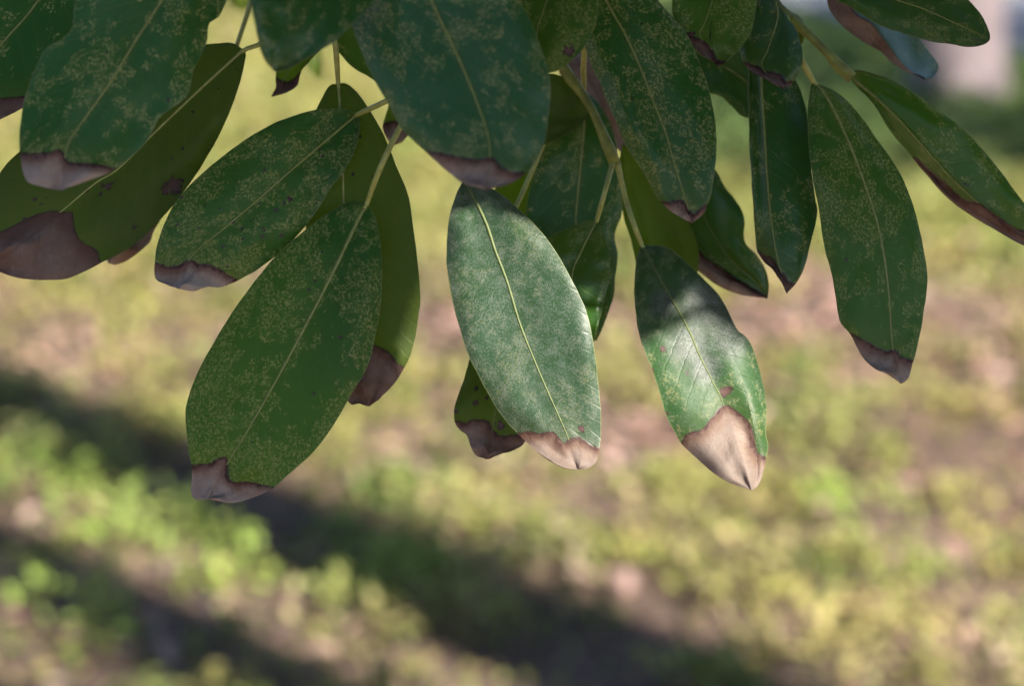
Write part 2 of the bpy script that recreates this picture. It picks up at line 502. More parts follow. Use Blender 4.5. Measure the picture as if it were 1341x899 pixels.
    if rib:
        k_end = n1 if (dead and dead != 'all') else int(nr * 0.93)
        ks = np.arange(0, k_end + 1)
        V, F = [], []
        for i in ks:
            f = i / max(1, k_end)
            w = 0.5 * rib * CM / 100 * (1 - 0.72 * f ** 0.9)
            ac = P[i, min(NC + 1, ncol - 1)] - P[i, NC - 1]
            if i == 0: ac = P[2, NC + 1] - P[2, NC - 1]
            al = P[min(i + 1, nr - 1), NC] - P[max(i - 1, 0), NC]
            al /= np.linalg.norm(al) + 1e-12
            n = N[max(i, 1), NC]
            sd = np.cross(al, n); sd /= np.linalg.norm(sd) + 1e-12
            jig = 1 + 0.18 * mnoise.noise((i * 0.4, seed, 9.1))
            for q, hgt in ((-1.0, -0.35), (-0.55, 0.38), (0, 0.62), (0.55, 0.38), (1.0, -0.35)):
                V.append(P[i, NC] - o3 + sd * q * w * jig + n * (hgt * w + 0.00005))
        for i in range(len(ks) - 1):
            for q in range(4):
                F.append((i * 5 + q, i * 5 + q + 1, (i + 1) * 5 + q + 1, (i + 1) * 5 + q))
        mesh_obj('midrib', V, F, [M_STALK if spec.get('ribtan') else (M_RIB_SUNLIT if spec.get('ribdull') else M_RIB)], leaf)
    # stalk
    if spec.get('stalk'):
        pts = [o3 + 0.6 * (P[3, NC] - o3), o3] + [at(x, y, d / 100) for x, y, d in spec['stalk']]
        pp = spline(np.array(pts), 22)
        w = spec.get('sw', 7.0) * 0.5 * CM / 100
        rad = [w * (0.75 + 0.25 * min(1, i / 5)) * (1 + 0.45 * max(0, (i - 17) / 5)) for i in range(22)]
        tube('leaf_stalk', pp, rad, M_STALK, leaf, o3)
    return leaf

def branch_thing(label, node, twigs, group='leafy branches hanging into view'):
    b = bpy.data.objects.new('leafy_branch', None)
    COL.objects.link(b)
    loc = at(node[0], node[1], node[2] / 100)
    b.location = loc
    b.empty_display_size = 0.02
    b['label'] = label; b['category'] = 'branch'; b['group'] = group
    for pts, w0, w1 in twigs:
        P3 = np.array([at(x, y, d / 100) for x, y, d in pts])
        pp = spline(P3, 30)
        rad = np.linspace(w0, w1, 30) * 0.5 * CM / 100
        bumps = np.array([1 + 0.14 * mnoise.noise((i * 0.5, w0, 3)) + (0.35 if i in (0, 1) else 0) + 0.22 * (i % 6 == 5) for i in range(30)])
        tube('twig', pp, rad * bumps, M_TWIG, b, loc, 12)
    return b, loc

# ------------------------------------------------------------------ the foreground branches
SPECS = {}
def leaf(branch, **k):
    SPECS.setdefault(branch, []).append(k)

# --- branch behind the two big front leaves, upper left of the bunch
leaf(0, seed=2, dp=(.5,.3,0), d=80, tilt=3, roll=0.10, lp=(0.47, 0.12, 0.02), lq=(0.0, 0.2, 0.65), rib=7, wave=1.8,
     label='broad dark leaf with wavy edges and a greyish withered tip',
     mid=[(300, -140), (212, 0), (179, 51), (145, 107), (112, 154), (88, 192), (81, 249)],
     a=[(215, -135), (130, -70), (98, 0), (95, 33), (82, 50), (60, 64), (47, 89), (33, 125), (27, 161), (26, 200), (34, 235), (52, 244)],
     b=[(325, -90), (310, -30), (297, 0), (286, 22), (273, 31), (271, 56), (253, 94), (245, 125), (210, 154), (188, 190), (150, 222), (118, 236)],
     dead=[(18, 202), (26, 202), (45, 203), (65, 202), (80, 199), (88, 213), (105, 216), (130, 217), (150, 222), (160, 224)],
     stalk=[(330, -190, 84), (360, -240, 88)], sw=9)
leaf(0, seed=3, d=85, tilt=2, lp=(0.3, 0.1, 0.0), lq=(0, 0.15, 0.2), rib=6,
     mid=[(110, -110), (50, 0), (0, 60), (-40, 120), (-60, 185)],
     a=[(30, -60), (-40, 0), (-80, 80), (-82, 150)],
     b=[(130, -20), (110, 60), (70, 115), (30, 141), (0, 156), (-40, 180)],
     dead=[(-100, 136), (0, 131), (30, 128), (70, 128)], dp=(0, .3, .8), stalk=[(150, -170, 87), (230, -220, 90)], sw=8)
leaf(0, seed=4, d=88, tilt=0.5, roll=-0.1, lp=(0.2, 0.75, 0.28), lq=(0, 0.31, 0.2), rib=6, ribtan=True, under=True,
     label='olive leaf seen from below with a large brown withered end',
     mid=[(319, 65), (261, 118), (196, 180), (154, 222), (125, 240), (78, 279), (25, 322), (-12, 350)],
     a=[(306, 57), (290, 56), (250, 62), (190, 90), (100, 140), (26, 198), (0, 227), (-25, 270), (-32, 315)],
     b=[(321, 76), (311, 118), (290, 170), (251, 237), (204, 295), (170, 324), (131, 345), (94, 363), (73, 367), (31, 366), (0, 356)],
     dead=[(-50, 314), (0, 306), (30, 292), (60, 279), (78, 281), (92, 277), (95, 300), (105, 318), (125, 330), (131, 350)],
     spots=[(228, 243, 15), (218, 250, 9), (140, 242, 10), (175, 298, 5), (62, 262, 6)], dp=(0, .7, .75), stalk=[(345, 56, 89), (420, 20, 91), (400, -60, 92)], sw=8)
leaf(0, seed=5, d=92, tilt=1, lp=(0.3, 0.3, 0), lq=(0, 0.3, 0.2), rib=4,
     mid=[(296, 100), (240, 190), (190, 270), (142, 345)],
     a=[(262, 130), (215, 190), (165, 260), (142, 310), (139, 336)],
     b=[(292, 130), (275, 180), (240, 240), (204, 300), (196, 318), (172, 338), (152, 347)],
     dead=[(120, 286), (170, 290), (225, 292)], stalk=[(310, 60, 92), (330, 0, 92)])
# --- branch with the front centre leaf and the speckled pair
leaf(1, seed=11, dp=(.35,.3,.15), d=78, tilt=3.4, roll=-0.24, fold=(-0.10, -0.10), lp=(0.46, 0.05, 0.01), lq=(0.04, 0.15, 0.95), rib=7,
     label='largest blue-green leaf hanging closest with a mauve withered tip',
     mid=[(520, -170), (540, -70), (565, 0), (600, 75), (625, 135), (641, 190), (637, 248)],
     a=[(472, -110), (452, -40), (459, 20), (470, 60), (490, 104), (507, 134), (527, 170), (560, 201), (590, 228), (612, 242)],
     b=[(590, -150), (645, -80), (679, 0), (690, 16), (703, 47), (716, 85), (721, 112), (718, 154), (712, 188), (697, 217), (672, 238)],
     dead=[(545, 196), (560, 200), (575, 202), (600, 207), (625, 211), (645, 208), (655, 220), (675, 228), (690, 228), (705, 232)],
     stalk=[(515, -220, 83), (520, -260, 86)], sw=9)
leaf(1, seed=12, dp=(.55,.3,0), d=86.4, tilt=1.6, roll=0.10, lp=(0.64, 0.10, 0.42), lq=(0.02, 0.28, 0.5), rib=5,
     label='speckled leaf with clustered dark spots and a pinkish ragged tip',
     mid=[(466, 151), (385, 220), (334, 265), (289, 303), (251, 336), (234, 379)],
     a=[(461, 146), (451, 143), (432, 142), (401, 146), (359, 162), (320, 184), (272, 220), (239, 253), (221, 280), (206, 321), (202, 350), (204, 365), (218, 372)],
     b=[(471, 160), (471, 170), (466, 193), (453, 222), (433, 247), (409, 286), (379, 321), (361, 336), (334, 356), (310, 369), (289, 377), (272, 376), (254, 382)],
     dead=[(192, 344), (202, 345), (218, 351), (233, 350), (249, 342), (260, 348), (272, 348), (289, 356), (310, 369), (322, 374)],
     spots=[(271, 270, 4), (300, 287, 4), (262, 300, 4), (345, 300, 5), (318, 312, 4), (378, 262, 6), (362, 275, 5), (290, 258, 4), (252, 318, 3), (330, 290, 3)],
     stalk=[(507, 132, 86), (560, 105, 86.5)], sw=7.5)
leaf(1, seed=13, dp=(.3,.25,0), d=85.8, tilt=1.2, roll=0.05, fold=(-0.10, -0.16), lp=(0.64, 0.25, 0.05), lq=(0.0, 0.34, 0.42), rib=7,
     label='large long speckled leaf hanging lowest with pale stalk and square brown tip',
     mid=[(480, 268), (468, 290), (439, 351), (409, 410), (367, 489), (328, 558), (300, 604), (272, 655)],
     a=[(471, 264), (454, 266), (427, 281), (394, 307), (367, 330), (343, 357), (316, 393), (292, 429), (275, 459), (258, 492), (245, 528), (243, 549), (247, 591), (251, 612), (250, 645), (256, 655)],
     b=[(484, 271), (492, 286), (498, 315), (501, 351), (499, 399), (491, 445), (483, 478), (468, 505), (454, 528), (436, 558), (409, 594), (379, 621), (358, 640), (343, 648), (319, 657), (301, 660), (285, 657)],
     dead=[(238, 613), (251, 612), (275, 609), (295, 600), (297, 621), (303, 633), (328, 634), (349, 639), (358, 641), (372, 644)],
     spots=[(404, 382, 5), (412, 370, 4), (289, 498, 5), (274, 531, 4), (332, 536, 6), (447, 442, 4)],
     stalk=[(498, 220, 85.8), (524, 167, 86), (560, 105, 86.5)], sw=8)
leaf(1, seed=14, d=87.7, tilt=0.5, lp=(0.25, 0.75, 0.18), lq=(0.0, 0.36, 0.2), rib=6, ribtan=True, under=True,
     label='olive leaf behind the speckled pair with a dark brown end', turn=0.2,
     mid=[(443, 110), (445, 141), (449, 235), (451, 280), (462, 380), (474, 470), (484, 533)],
     a=[(432, 112), (422, 128), (412, 150), (403, 200), (400, 270), (406, 350), (428, 460), (456, 525), (470, 528)],
     b=[(453, 110), (466, 120), (482, 141), (503, 178), (521, 222), (537, 265), (546, 339), (550, 387), (547, 417), (540, 459), (522, 496), (498, 522)],
     dead=[(418, 430), (450, 442), (489, 454), (510, 466), (519, 478), (531, 484), (545, 486)], dp=(0, .3, .8),
     stalk=[(440, 65, 87.5), (436, 20, 87.5), (470, -60, 88)], sw=8)
leaf(1, seed=15, d=77, tilt=2.5, fold=(-0.30, 0.25), lp=(0.36, 0.1, 0.0), lq=(0.05, 0.15, 0.9), rib=0,
     mid=[(455, -120), (404, 0), (375, 67), (359, 93)],
     a=[(385, -110), (337, -50), (329, 0), (334, 34), (340, 62), (349, 82)],
     b=[(510, -80), (508, -30), (485, 7), (462, 31), (436, 55), (407, 72), (378, 88)],
     stalk=[(480, -170, 81), (520, -240, 86)], sw=8)
leaf(1, seed=16, d=90, tilt=1, lp=(0.2, 0.9, 0), lq=(0.0, 0.45, 0.2), rib=3, under=True,
     mid=[(440, -30), (385, 80), (356, 127)],
     a=[(395, -10), (366, 60), (361, 100), (361, 116)],
     b=[(470, 0), (440, 40), (410, 75), (395, 92), (389, 112), (374, 122)],
     dead=[(350, 100), (362, 104), (375, 110), (387, 104), (402, 90)], dp=(0, .3, .5), stalk=[(470, -80, 89), (500, -200, 88)])
leaf(1, seed=17, d=88, tilt=0, lp=(0.3, 0.5, 0), lq=(0.0, 0.3, 0.2), rib=0,
     mid=[(430, -40), (490, 50), (560, 150)],
     a=[(426, 10), (436, 56), (447, 72), (465, 90), (487, 103), (530, 132)],
     b=[(480, -25), (540, 40), (572, 110)], stalk=[(450, -120, 87), (500, -200, 88)])
leaf(1, seed=18, d=91, tilt=0, lp=(0.3, 0.8, 0), lq=(0.0, 0.4, 0.2), rib=0, under=True,
     mid=[(560, 60), (540, 120), (517, 190)],
     a=[(535, 80), (513, 130), (503, 158), (502, 170), (508, 184)],
     b=[(580, 90), (566, 140), (537, 174), (527, 186)],
     dead=[(495, 165), (503, 164), (518, 161), (545, 168)], dp=(0, .3, .2), stalk=[(590, 0, 90), (580, -120, 88)])
leaf(1, seed=19, d=118, tilt=0, lp=(0.3, 0.8, 0), lq=(0.0, 0.4, 0.2), rib=0, under=True,
     mid=[(300, -60), (312, -20), (317, 14)], a=[(293, -30), (304, 6)], b=[(330, -30), (328, 4)], stalk=[(330, -160, 112), (480, -260, 95)])
leaf(1, seed=20, d=118, tilt=0, lp=(0.3, 0.9, 0), lq=(0.0, 0.45, 0.2), rib=0, under=True,
     mid=[(392, 20), (406, 65), (420, 106)], a=[(388, 50), (403, 88)], b=[(412, 40), (421, 75)], stalk=[(400, -100, 110), (500, -240, 95)])
# --- centre branch
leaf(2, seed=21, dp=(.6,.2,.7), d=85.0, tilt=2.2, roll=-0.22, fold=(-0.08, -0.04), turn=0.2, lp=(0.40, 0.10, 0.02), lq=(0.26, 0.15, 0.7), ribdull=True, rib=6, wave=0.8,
     label='frosted grey-green leaf catching full sun, rounded mauve tip',
     mid=[(609, 236), (635, 289), (649, 330), (664, 369), (681, 425), (702, 478), (717, 513), (734, 551), (744, 575), (757, 616)],
     a=[(605, 241), (596, 259), (588, 289), (585, 324), (585, 348), (590, 387), (600, 425), (614, 466), (627, 493), (649, 533), (667, 557), (681, 571), (694, 584), (717, 601), (737, 612)],
     b=[(622, 238), (643, 247), (658, 256), (679, 274), (700, 295), (718, 315), (736, 342), (751, 372), (766, 405), (775, 435), (780, 468), (786, 519), (787, 564), (785, 584), (783, 600), (777, 610), (768, 615)],
     dead=[(670, 569), (680, 570), (694, 568), (705, 570), (726, 569), (731, 580), (738, 584), (746, 578), (757, 575), (768, 582), (784, 589), (795, 592)],
     spots=[(762, 562, 6)], curl=0.8, stalk=[(604, 215, 87.5), (640, 120, 89), (700, 40, 89)], sw=7)
leaf(2, seed=22, d=88.5, tilt=1, lp=(0.2, 0.7, 0.2), lq=(0.0, 0.33, 0.2), rib=3, under=True,
     label='small olive leaf half hidden behind the frosted leaf, ragged brown tip',
     mid=[(650, 360), (646, 450), (649, 530), (638, 602)],
     a=[(632, 410), (615, 470), (606, 502), (596, 531), (595, 551), (602, 564), (611, 571), (617, 587), (625, 598)],
     b=[(690, 420), (705, 490), (702, 550), (687, 580), (676, 588), (655, 595)],
     dead=[(588, 553), (597, 554), (611, 556), (620, 552), (638, 554), (643, 564), (654, 573), (667, 573), (680, 572), (700, 570)],
     spots=[(623, 528, 5), (655, 557, 8), (597, 538, 5)], dp=(0, .3, .55), stalk=[(655, 320, 89), (690, 240, 90), (740, 120, 90)])
leaf(2, seed=23, d=91, tilt=0, lp=(0.38, 0.15, 0.0), lq=(0.0, 0.2, 0.85), rib=6,
     mid=[(765, 120), (765, 160), (756, 260), (754, 291), (758, 350), (768, 410), (781, 447)],
     a=[(738, 148), (716, 190), (705, 212), (695, 245), (690, 278), (694, 330), (715, 390), (752, 432)],
     b=[(776, 127), (786, 138), (798, 158), (807, 190), (813, 240), (814, 280), (806, 302), (804, 314), (809, 335), (806, 365), (804, 388), (797, 410), (787, 436)],
     stalk=[(764, 90, 89), (764, 50, 87), (750, -40, 87)], sw=8)
leaf(2, seed=24, d=87.6, tilt=1, roll=0.05, wave=0.5, curl=0, lp=(0.42, 0.55, 0.01), lq=(0.06, 0.34, 0.95), rib=6,
     label='short leaf tucked behind the frosted leaf, with a straight pale midrib',
     mid=[(781, 291), (776, 299), (761, 329), (749, 360), (752, 408), (778, 448)],
     a=[(776, 289), (761, 292), (743, 299), (718, 312), (700, 340), (692, 390), (712, 430), (750, 449)],
     b=[(784, 293), (790, 300), (797, 325), (799, 343), (798, 365), (792, 392), (786, 417)],
     stalk=[(792, 252, 88), (803, 212, 89)], sw=7)
leaf(2, seed=25, d=89.5, tilt=0, lp=(0.15, 0.5, 0), lq=(0.0, 0.3, 0.2), rib=0, under=True,
     mid=[(772, 142), (715, 150), (640, 168)],
     a=[(768, 122), (745, 105), (719, 96), (680, 100), (650, 130)],
     b=[(770, 152), (742, 176), (716, 188), (680, 202), (652, 192)])
leaf(2, seed=26, d=81.5, tilt=2, lp=(0.48, 0.5, 0.05), lq=(0.02, 0.3, 0.3), rib=4,
     mid=[(750, -120), (716, 0), (703, 43), (708, 97)],
     a=[(695, -80), (672, 0), (680, 60)],
     b=[(792, -60), (784, 0), (782, 24), (776, 44), (765, 63), (750, 78), (729, 93)],
     spots=[(745, 66, 10)], stalk=[(765, -170, 85), (780, -230, 87)])
leaf(2, seed=27, dp=(.2,.3,0), d=84.0, tilt=2.4, roll=-0.16, fold=(-0.12, -0.10), lp=(0.60, 0.08, 0.02), lq=(0.03, 0.2, 0.85), rib=5.5,
     label='big upright dark leaf with yellow flecks and tiny pink folded tip',
     mid=[(735, -130), (764, -70), (794, 0), (820, 47), (841, 94), (857, 136), (873, 178), (884, 217), (907, 292)],
     a=[(730, -60), (748, 10), (767, 64), (774, 85), (785, 107), (794, 132), (805, 156), (817, 185), (828, 205), (846, 232), (861, 259), (875, 274), (888, 283)],
     b=[(800, -85), (862, 0), (880, 20), (901, 47), (920, 94), (930, 123), (937, 158), (939, 194), (934, 240), (929, 262), (920, 281)],
     dead=[(855, 263), (868, 267), (879, 266), (893, 264), (900, 274), (908, 282), (917, 276), (926, 270), (940, 266)],
     stalk=[(728, -170, 87), (740, -230, 88)], sw=8)
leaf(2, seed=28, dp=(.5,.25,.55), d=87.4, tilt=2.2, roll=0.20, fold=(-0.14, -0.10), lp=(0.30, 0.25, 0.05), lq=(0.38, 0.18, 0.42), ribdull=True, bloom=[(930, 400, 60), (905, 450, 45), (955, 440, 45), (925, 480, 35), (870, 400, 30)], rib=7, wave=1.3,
     label='leaf with a white sunlit patch and a long pink pointed withered tip',
     mid=[(841, 322), (858, 354), (882, 396), (903, 435), (916, 466), (934, 502), (948, 533), (984, 643)],
     a=[(836, 333), (832, 354), (831, 387), (834, 423), (843, 456), (854, 484), (864, 512), (873, 548), (885, 569), (895, 584), (913, 602), (934, 620), (956, 633)],
     b=[(852, 321), (873, 324), (894, 339), (918, 363), (945, 392), (964, 430), (975, 440), (985, 453), (994, 481), (1000, 507), (1004, 538), (1003, 566), (1006, 584), (1004, 598), (999, 622), (992, 637)],
     dead=[(884, 588), (894, 583), (900, 571), (921, 564), (939, 542), (948, 533), (959, 537), (975, 551), (985, 564), (984, 584), (993, 597), (1004, 602), (1014, 604)],
     spots=[(950, 513, 11), (868, 458, 6), (855, 486, 5), (873, 541, 5), (905, 568, 6)], curl=0.5,
     stalk=[(830, 294, 88.5), (819, 260, 89), (808, 212, 89)], sw=7.5)
leaf(2, seed=29, d=93, tilt=2, fold=(-0.05, -0.5), lp=(0.2, 0.2, 0.0), lq=(0.0, 0.2, 0.9), rib=4, wave=1.5,
     label='glossy leaf further back with a wide pink withered margin',
     mid=[(892, 210), (922, 284), (940, 316), (960, 344), (988, 368), (1004, 391)],
     a=[(870, 238), (866, 262), (874, 282), (890, 320), (904, 344), (926, 364), (944, 377), (966, 386), (986, 389)],
     b=[(925, 212), (939, 226), (948, 242), (960, 258), (970, 272), (975, 288), (974, 308), (978, 322), (990, 334), (1000, 348), (1006, 364), (1006, 380)],
     dead=[(870, 276), (880, 288), (894, 308), (910, 324), (924, 340), (936, 346), (950, 360), (972, 372), (990, 382), (1002, 388), (1012, 392)],
     stalk=[(870, 170, 92), (815, 130, 91)])
leaf(2, seed=30, d=91.5, tilt=-1, lp=(0.1, 1.0, 0), lq=(0.0, 0.45, 0.1), rib=0, under=True, label='yellow-olive leaf glowing between the stalks',
     mid=[(815, 188), (850, 290), (876, 407)],
     a=[(811, 215), (812, 245), (817, 285), (828, 320), (842, 372)],
     b=[(862, 230), (902, 290), (916, 340), (902, 388)])
leaf(2, seed=31, d=93, tilt=-1, lp=(0.1, 1.0, 0), lq=(0.0, 0.45, 0.1), rib=0, under=True,
     mid=[(720, 150), (690, 240), (662, 332)],
     a=[(690, 188), (652, 238), (640, 290)],
     b=[(732, 200), (726, 260), (702, 310)])
leaf(2, seed=32, d=95, tilt=0, dead='all', rib=0, lp=(0.1, 1.0, 0), dp=(0, .1, .1), label='wholly withered pink-brown leaf behind the twig',
     mid=[(745, 60), (785, 130), (816, 203)],
     a=[(730, 85), (752, 130), (790, 175)],
     b=[(800, 70), (832, 140), (826, 185)])
# --- right branch
leaf(3, seed=41, d=84.6, tilt=2, lp=(0.52, 0.45, 0.04), lq=(0.03, 0.3, 0.6), rib=3.5,
     label='green leaf with a brown curled-under tip, next to the big upright leaf',
     mid=[(965, -110), (933, 0), (922, 32), (917, 48), (940, 85)],
     a=[(905, -90), (881, -40), (880, 0), (881, 18), (887, 30), (898, 44), (906, 58), (921, 72), (934, 81)],
     b=[(1000, -70), (994, -20), (989, 15), (982, 45), (967, 66), (951, 81)],
     dead=[(890, 50), (901, 50), (917, 53), (928, 61), (933, 68), (937, 79), (949, 82), (960, 84)], dp=(0, .1, .35),
     spots=[(905, 46, 8)], stalk=[(985, -160, 86), (1000, -220, 87)])
leaf(3, seed=42, d=86.2, tilt=2.2, roll=-0.2, fold=(-0.25, 0.05), lp=(0.38, 0.1, 0.0), lq=(0.08, 0.2, 0.9), rib=4.5,
     label='bluish short leaf with a crimped brown lower edge',
     mid=[(1010, -18), (1018, 13), (1016, 32), (1005, 66), (998, 88), (1026, 116)],
     a=[(990, -8), (978, 30), (970, 62), (974, 81), (983, 92), (1000, 101), (1014, 110)],
     b=[(1026, 14), (1041, 36), (1050, 61), (1051, 81), (1044, 100), (1036, 111)],
     dead=[(962, 80), (978, 84), (992, 89), (1000, 95), (1014, 97), (1023, 100), (1027, 107), (1037, 108), (1048, 108)],
     stalk=[(1000, -60, 88), (990, -130, 88)], curl=0.8)
leaf(3, seed=43, d=93, tilt=1, lp=(0.1, 0.2, 0.0), lq=(0.0, 0.15, 0.8), rib=5,
     mid=[(880, 50), (914, 68), (976, 106), (1006, 157)],
     a=[(920, 48), (970, 68), (1000, 110)],
     b=[(890, 92), (915, 118), (944, 126), (960, 141), (976, 154)], stalk=[(850, 30, 92), (800, -40, 90)])
leaf(3, seed=44, d=87.6, tilt=2.4, roll=-0.15, fold=(0.5, 0.15), lp=(0.16, 0.1, 0.0), lq=(0.05, 0.15, 1), rib=4.5,
     label='narrow glossy near-black leaf with a small brown point',
     mid=[(1003, 50), (997, 100), (1001, 171), (1004, 224), (1008, 272), (1014, 316), (1019, 342), (1031, 384)],
     a=[(988, 65), (981, 93), (981, 159), (983, 228), (986, 270), (988, 300), (991, 328), (1000, 342), (1012, 352), (1021, 366)],
     b=[(1030, 80), (1043, 107), (1050, 125), (1058, 160), (1063, 220), (1068, 260), (1070, 282), (1062, 316), (1052, 352), (1043, 371)],
     dead=[(982, 328), (992, 331), (1004, 338), (1012, 340), (1016, 350), (1026, 362), (1036, 372), (1052, 374)], dp=(0, .3, .5),
     stalk=[(1010, 10, 88.5), (1000, -60, 88.5)])
leaf(3, seed=45, dp=(.2,.5,0), d=85.8, tilt=1.6, roll=0.08, fold=(-0.10, -0.14), lp=(0.57, 0.22, 0.02), lq=(0.02, 0.30, 0.7), rib=6,
     label='long slender flecked leaf hanging apart with a brown notched tip',
     mid=[(1066, 108), (1072, 113), (1085, 131), (1102, 165), (1119, 205), (1144, 275), (1156, 325), (1164, 385), (1169, 454), (1180, 503)],
     a=[(1062, 114), (1058, 148), (1060, 199), (1066, 245), (1073, 280), (1081, 328), (1090, 367), (1095, 391), (1100, 421), (1114, 439), (1129, 466), (1145, 482), (1162, 491)],
     b=[(1077, 112), (1097, 122), (1119, 142), (1145, 177), (1170, 212), (1186, 242), (1200, 284), (1211, 334), (1215, 370), (1209, 415), (1200, 462), (1195, 478), (1190, 495)],
     dead=[(1105, 436), (1115, 439), (1126, 445), (1138, 451), (1147, 457), (1162, 462), (1171, 460), (1181, 470), (1197, 474), (1210, 476)],
     stalk=[(1050, 79, 86.5), (1034, 42, 88), (1028, 22, 88.5)], sw=9)
leaf(3, seed=46, d=88.0, tilt=1.5, fold=(-0.12, 2.6), turn=0.0, lp=(0.40, 0.35, 0.01), lq=(0.0, 0.32, 0.95), rib=5,
     label='drooping leaf turned edge-on with a rolled red-brown margin',
     mid=[(1112, 98), (1165, 145), (1205, 188), (1245, 233), (1280, 265), (1320, 298), (1390, 340)],
     a=[(1118, 94), (1131, 94), (1159, 102), (1196, 121), (1230, 145), (1259, 168), (1287, 196), (1310, 225), (1335, 258), (1366, 298)],
     b=[(1120, 112), (1142, 134), (1165, 171), (1188, 199), (1202, 217), (1215, 232), (1235, 254), (1253, 270), (1280, 288), (1307, 304), (1341, 322)],
     dead=[(1190, 206), (1200, 210), (1215, 222), (1237, 241), (1256, 259), (1271, 267), (1283, 266), (1294, 272), (1307, 288), (1323, 300), (1341, 303), (1400, 300)],
     dp=(0, .6, .25), spots=[(1266, 245, 6)])
leaf(3, seed=47, d=90, tilt=0, lp=(0.1, 0.9, 0.0), lq=(0.0, 0.35, 0.2), rib=0, under=True,
     mid=[(1015, 6), (1035, 35), (1047, 62)], a=[(1018, 28), (1030, 50)], b=[(1040, 17), (1054, 33), (1053, 50)])
# --- upper right branch
leaf(4, seed=51, d=89, tilt=0, fold=(0.3, 3.0), turn=0.0, lp=(0.1, 0.1, 0.0), lq=(0.1, 0.15, 1.0), rib=0, dead_half='a', wave=1.6,
     label='half withered curled leaf with a shiny sky-blue side',
     mid=[(1080, -60), (1116, 11), (1141, 30), (1161, 56), (1186, 88), (1213, 104)],
     a=[(1078, -25), (1084, 0), (1089, 16), (1107, 36), (1130, 54), (1152, 67), (1170, 83), (1186, 93), (1199, 98)],
     b=[(1145, -30), (1190, 30), (1217, 67), (1229, 83), (1229, 92), (1222, 101)], dp=(0, .2, .45), stalk=[(1070, -110, 89), (1080, -160, 88)])
leaf(4, seed=52, d=85.5, tilt=1, roll=-0.15, lp=(0.60, 0.20, 0.03), lq=(0.08, 0.25, 0.6), rib=3.5,
     label='heavily flecked leaf pointing sideways over the pale trunk',
     mid=[(1070, -45), (1130, -18), (1175, 0), (1206, 10), (1240, 25), (1296, 51)],
     b=[(1078, -15), (1096, 0), (1114, 9), (1143, 29), (1166, 39), (1193, 47), (1220, 54), (1253, 59), (1273, 61), (1288, 58)],
     a=[(1120, -65), (1200, -55), (1250, -22), (1269, 0), (1277, 9), (1288, 24), (1296, 42)], stalk=[(1050, -60, 86), (1060, -140, 87)])

BRANCHES = [
    ('branch of broad dark leaves beside the olive leaf with the largest brown end', (400, -220, 91),
     [([(400, -220, 91), (560, -300, 93), (700, -380, 95)], 14, 20), ([(405, -60, 92), (400, -220, 91)], 9, 13)]),
    ('branch bearing the nearest blue-green leaf and the two speckled leaves with pale stalks', (540, -230, 88),
     [([(560, 108, 86.5), (572, 20, 87), (560, -100, 88), (540, -230, 88), (700, -380, 95)], 9, 20)]),
    ('branch with the frosted sunlit leaf and the pink pointed leaf below its forked twig', (805, 210, 89),
     [([(805, 214, 89), (797, 194, 89), (783, 161, 89), (771, 136, 89), (752, 109, 89), (738, 89, 89), (715, 30, 89), (730, -100, 89), (760, -250, 91), (780, -380, 95)], 12, 19)]),
    ('branch with the slender flecked leaf and the glossy near-black leaf on a yellowish twig', (1037, 28, 88.5),
     [([(1116, 102, 88.6), (1108, 97, 88.6), (1085, 71, 88.5), (1057, 43, 88.5), (1025, 15, 88.7), (1005, -20, 89), (990, -150, 89), (960, -380, 95)], 12, 20)]),
    ('branch with the sideways flecked leaf and the half withered sky-blue leaf', (1060, -170, 88),
     [([(1075, -140, 88), (1060, -190, 88), (1040, -300, 92), (1030, -380, 95)], 12, 18)]),
]
for i, (label, node, twigs) in enumerate(BRANCHES):
    b, bloc = branch_thing(label, node, twigs)
    for sp in SPECS[i]:
        build_leaf(sp, b, bloc)

# ------------------------------------------------------------------ ground, path, ground cover
def big_mesh(name, V, F, mats, attrs=None, tri=False):
    me = bpy.data.meshes.new(name)
    V = np.asarray(V, np.float32); F = np.asarray(F, np.int32)
    k = F.shape[1]
    me.vertices.add(len(V)); me.vertices.foreach_set('co', V.ravel())
    me.loops.add(F.size); me.loops.foreach_set('vertex_index', F.ravel())
    me.polygons.add(len(F)); me.polygons.foreach_set('loop_start', np.arange(len(F), dtype=np.int32) * k)
    for m in mats: me.materials.append(m)
    me.update(calc_edges=True)
    if attrs:
        for an, arr in attrs.items():
            a = me.attributes.new(an, 'FLOAT_COLOR', 'POINT')
            a.data.foreach_set('color', np.asarray(arr, np.float32).ravel())
    o = bpy.data.objects.new(name, me)
    COL.objects.link(o)
    return o

def fbm(x, y, sc, seed=0.0, octv=3):
    out = np.empty(len(x))
    for i in range(len(x)):
        out[i] = mnoise.fractal((x[i] * sc + seed, y[i] * sc - seed, seed * 0.37), 1.0, 2.0, octv)
    return out

m, t, out = new_mat('soil')
nt = NT(t)
tc = nt.n('ShaderNodeTexCoord').outputs['Object']
n1 = nt.noise(tc, 1.3, 4, 0.6); n2 = nt.noise(tc, 14, 4, 0.65)
c = nt.mix(nt.ramp(n1, 0.35, 0.65), (0.13, 0.082, 0.06), (0.20, 0.135, 0.105))
c = nt.mix(nt.ramp(n2, 0.4, 0.7), c, (0.075, 0.05, 0.04))
sepg = nt.sep(tc)
far = nt.ramp(nt.math('ADD', sepg[1], nt.math('MULTIPLY', n1, 3.0)), 8.5, 11.5)
c = nt.mix(far, c, nt.mix(n2, (0.15, 0.19, 0.05), (0.25, 0.25, 0.08)))
b = nt.n('ShaderNodeBsdfPrincipled'); nt.l(c, b.inputs['Base Color']); b.inputs['Roughness'].default_value = 0.9
nt.l(nt.bump(n2, 0.6, 0.02), b.inputs['Normal']); nt.l(b.outputs[0], out.inputs[0])
M_SOIL = m

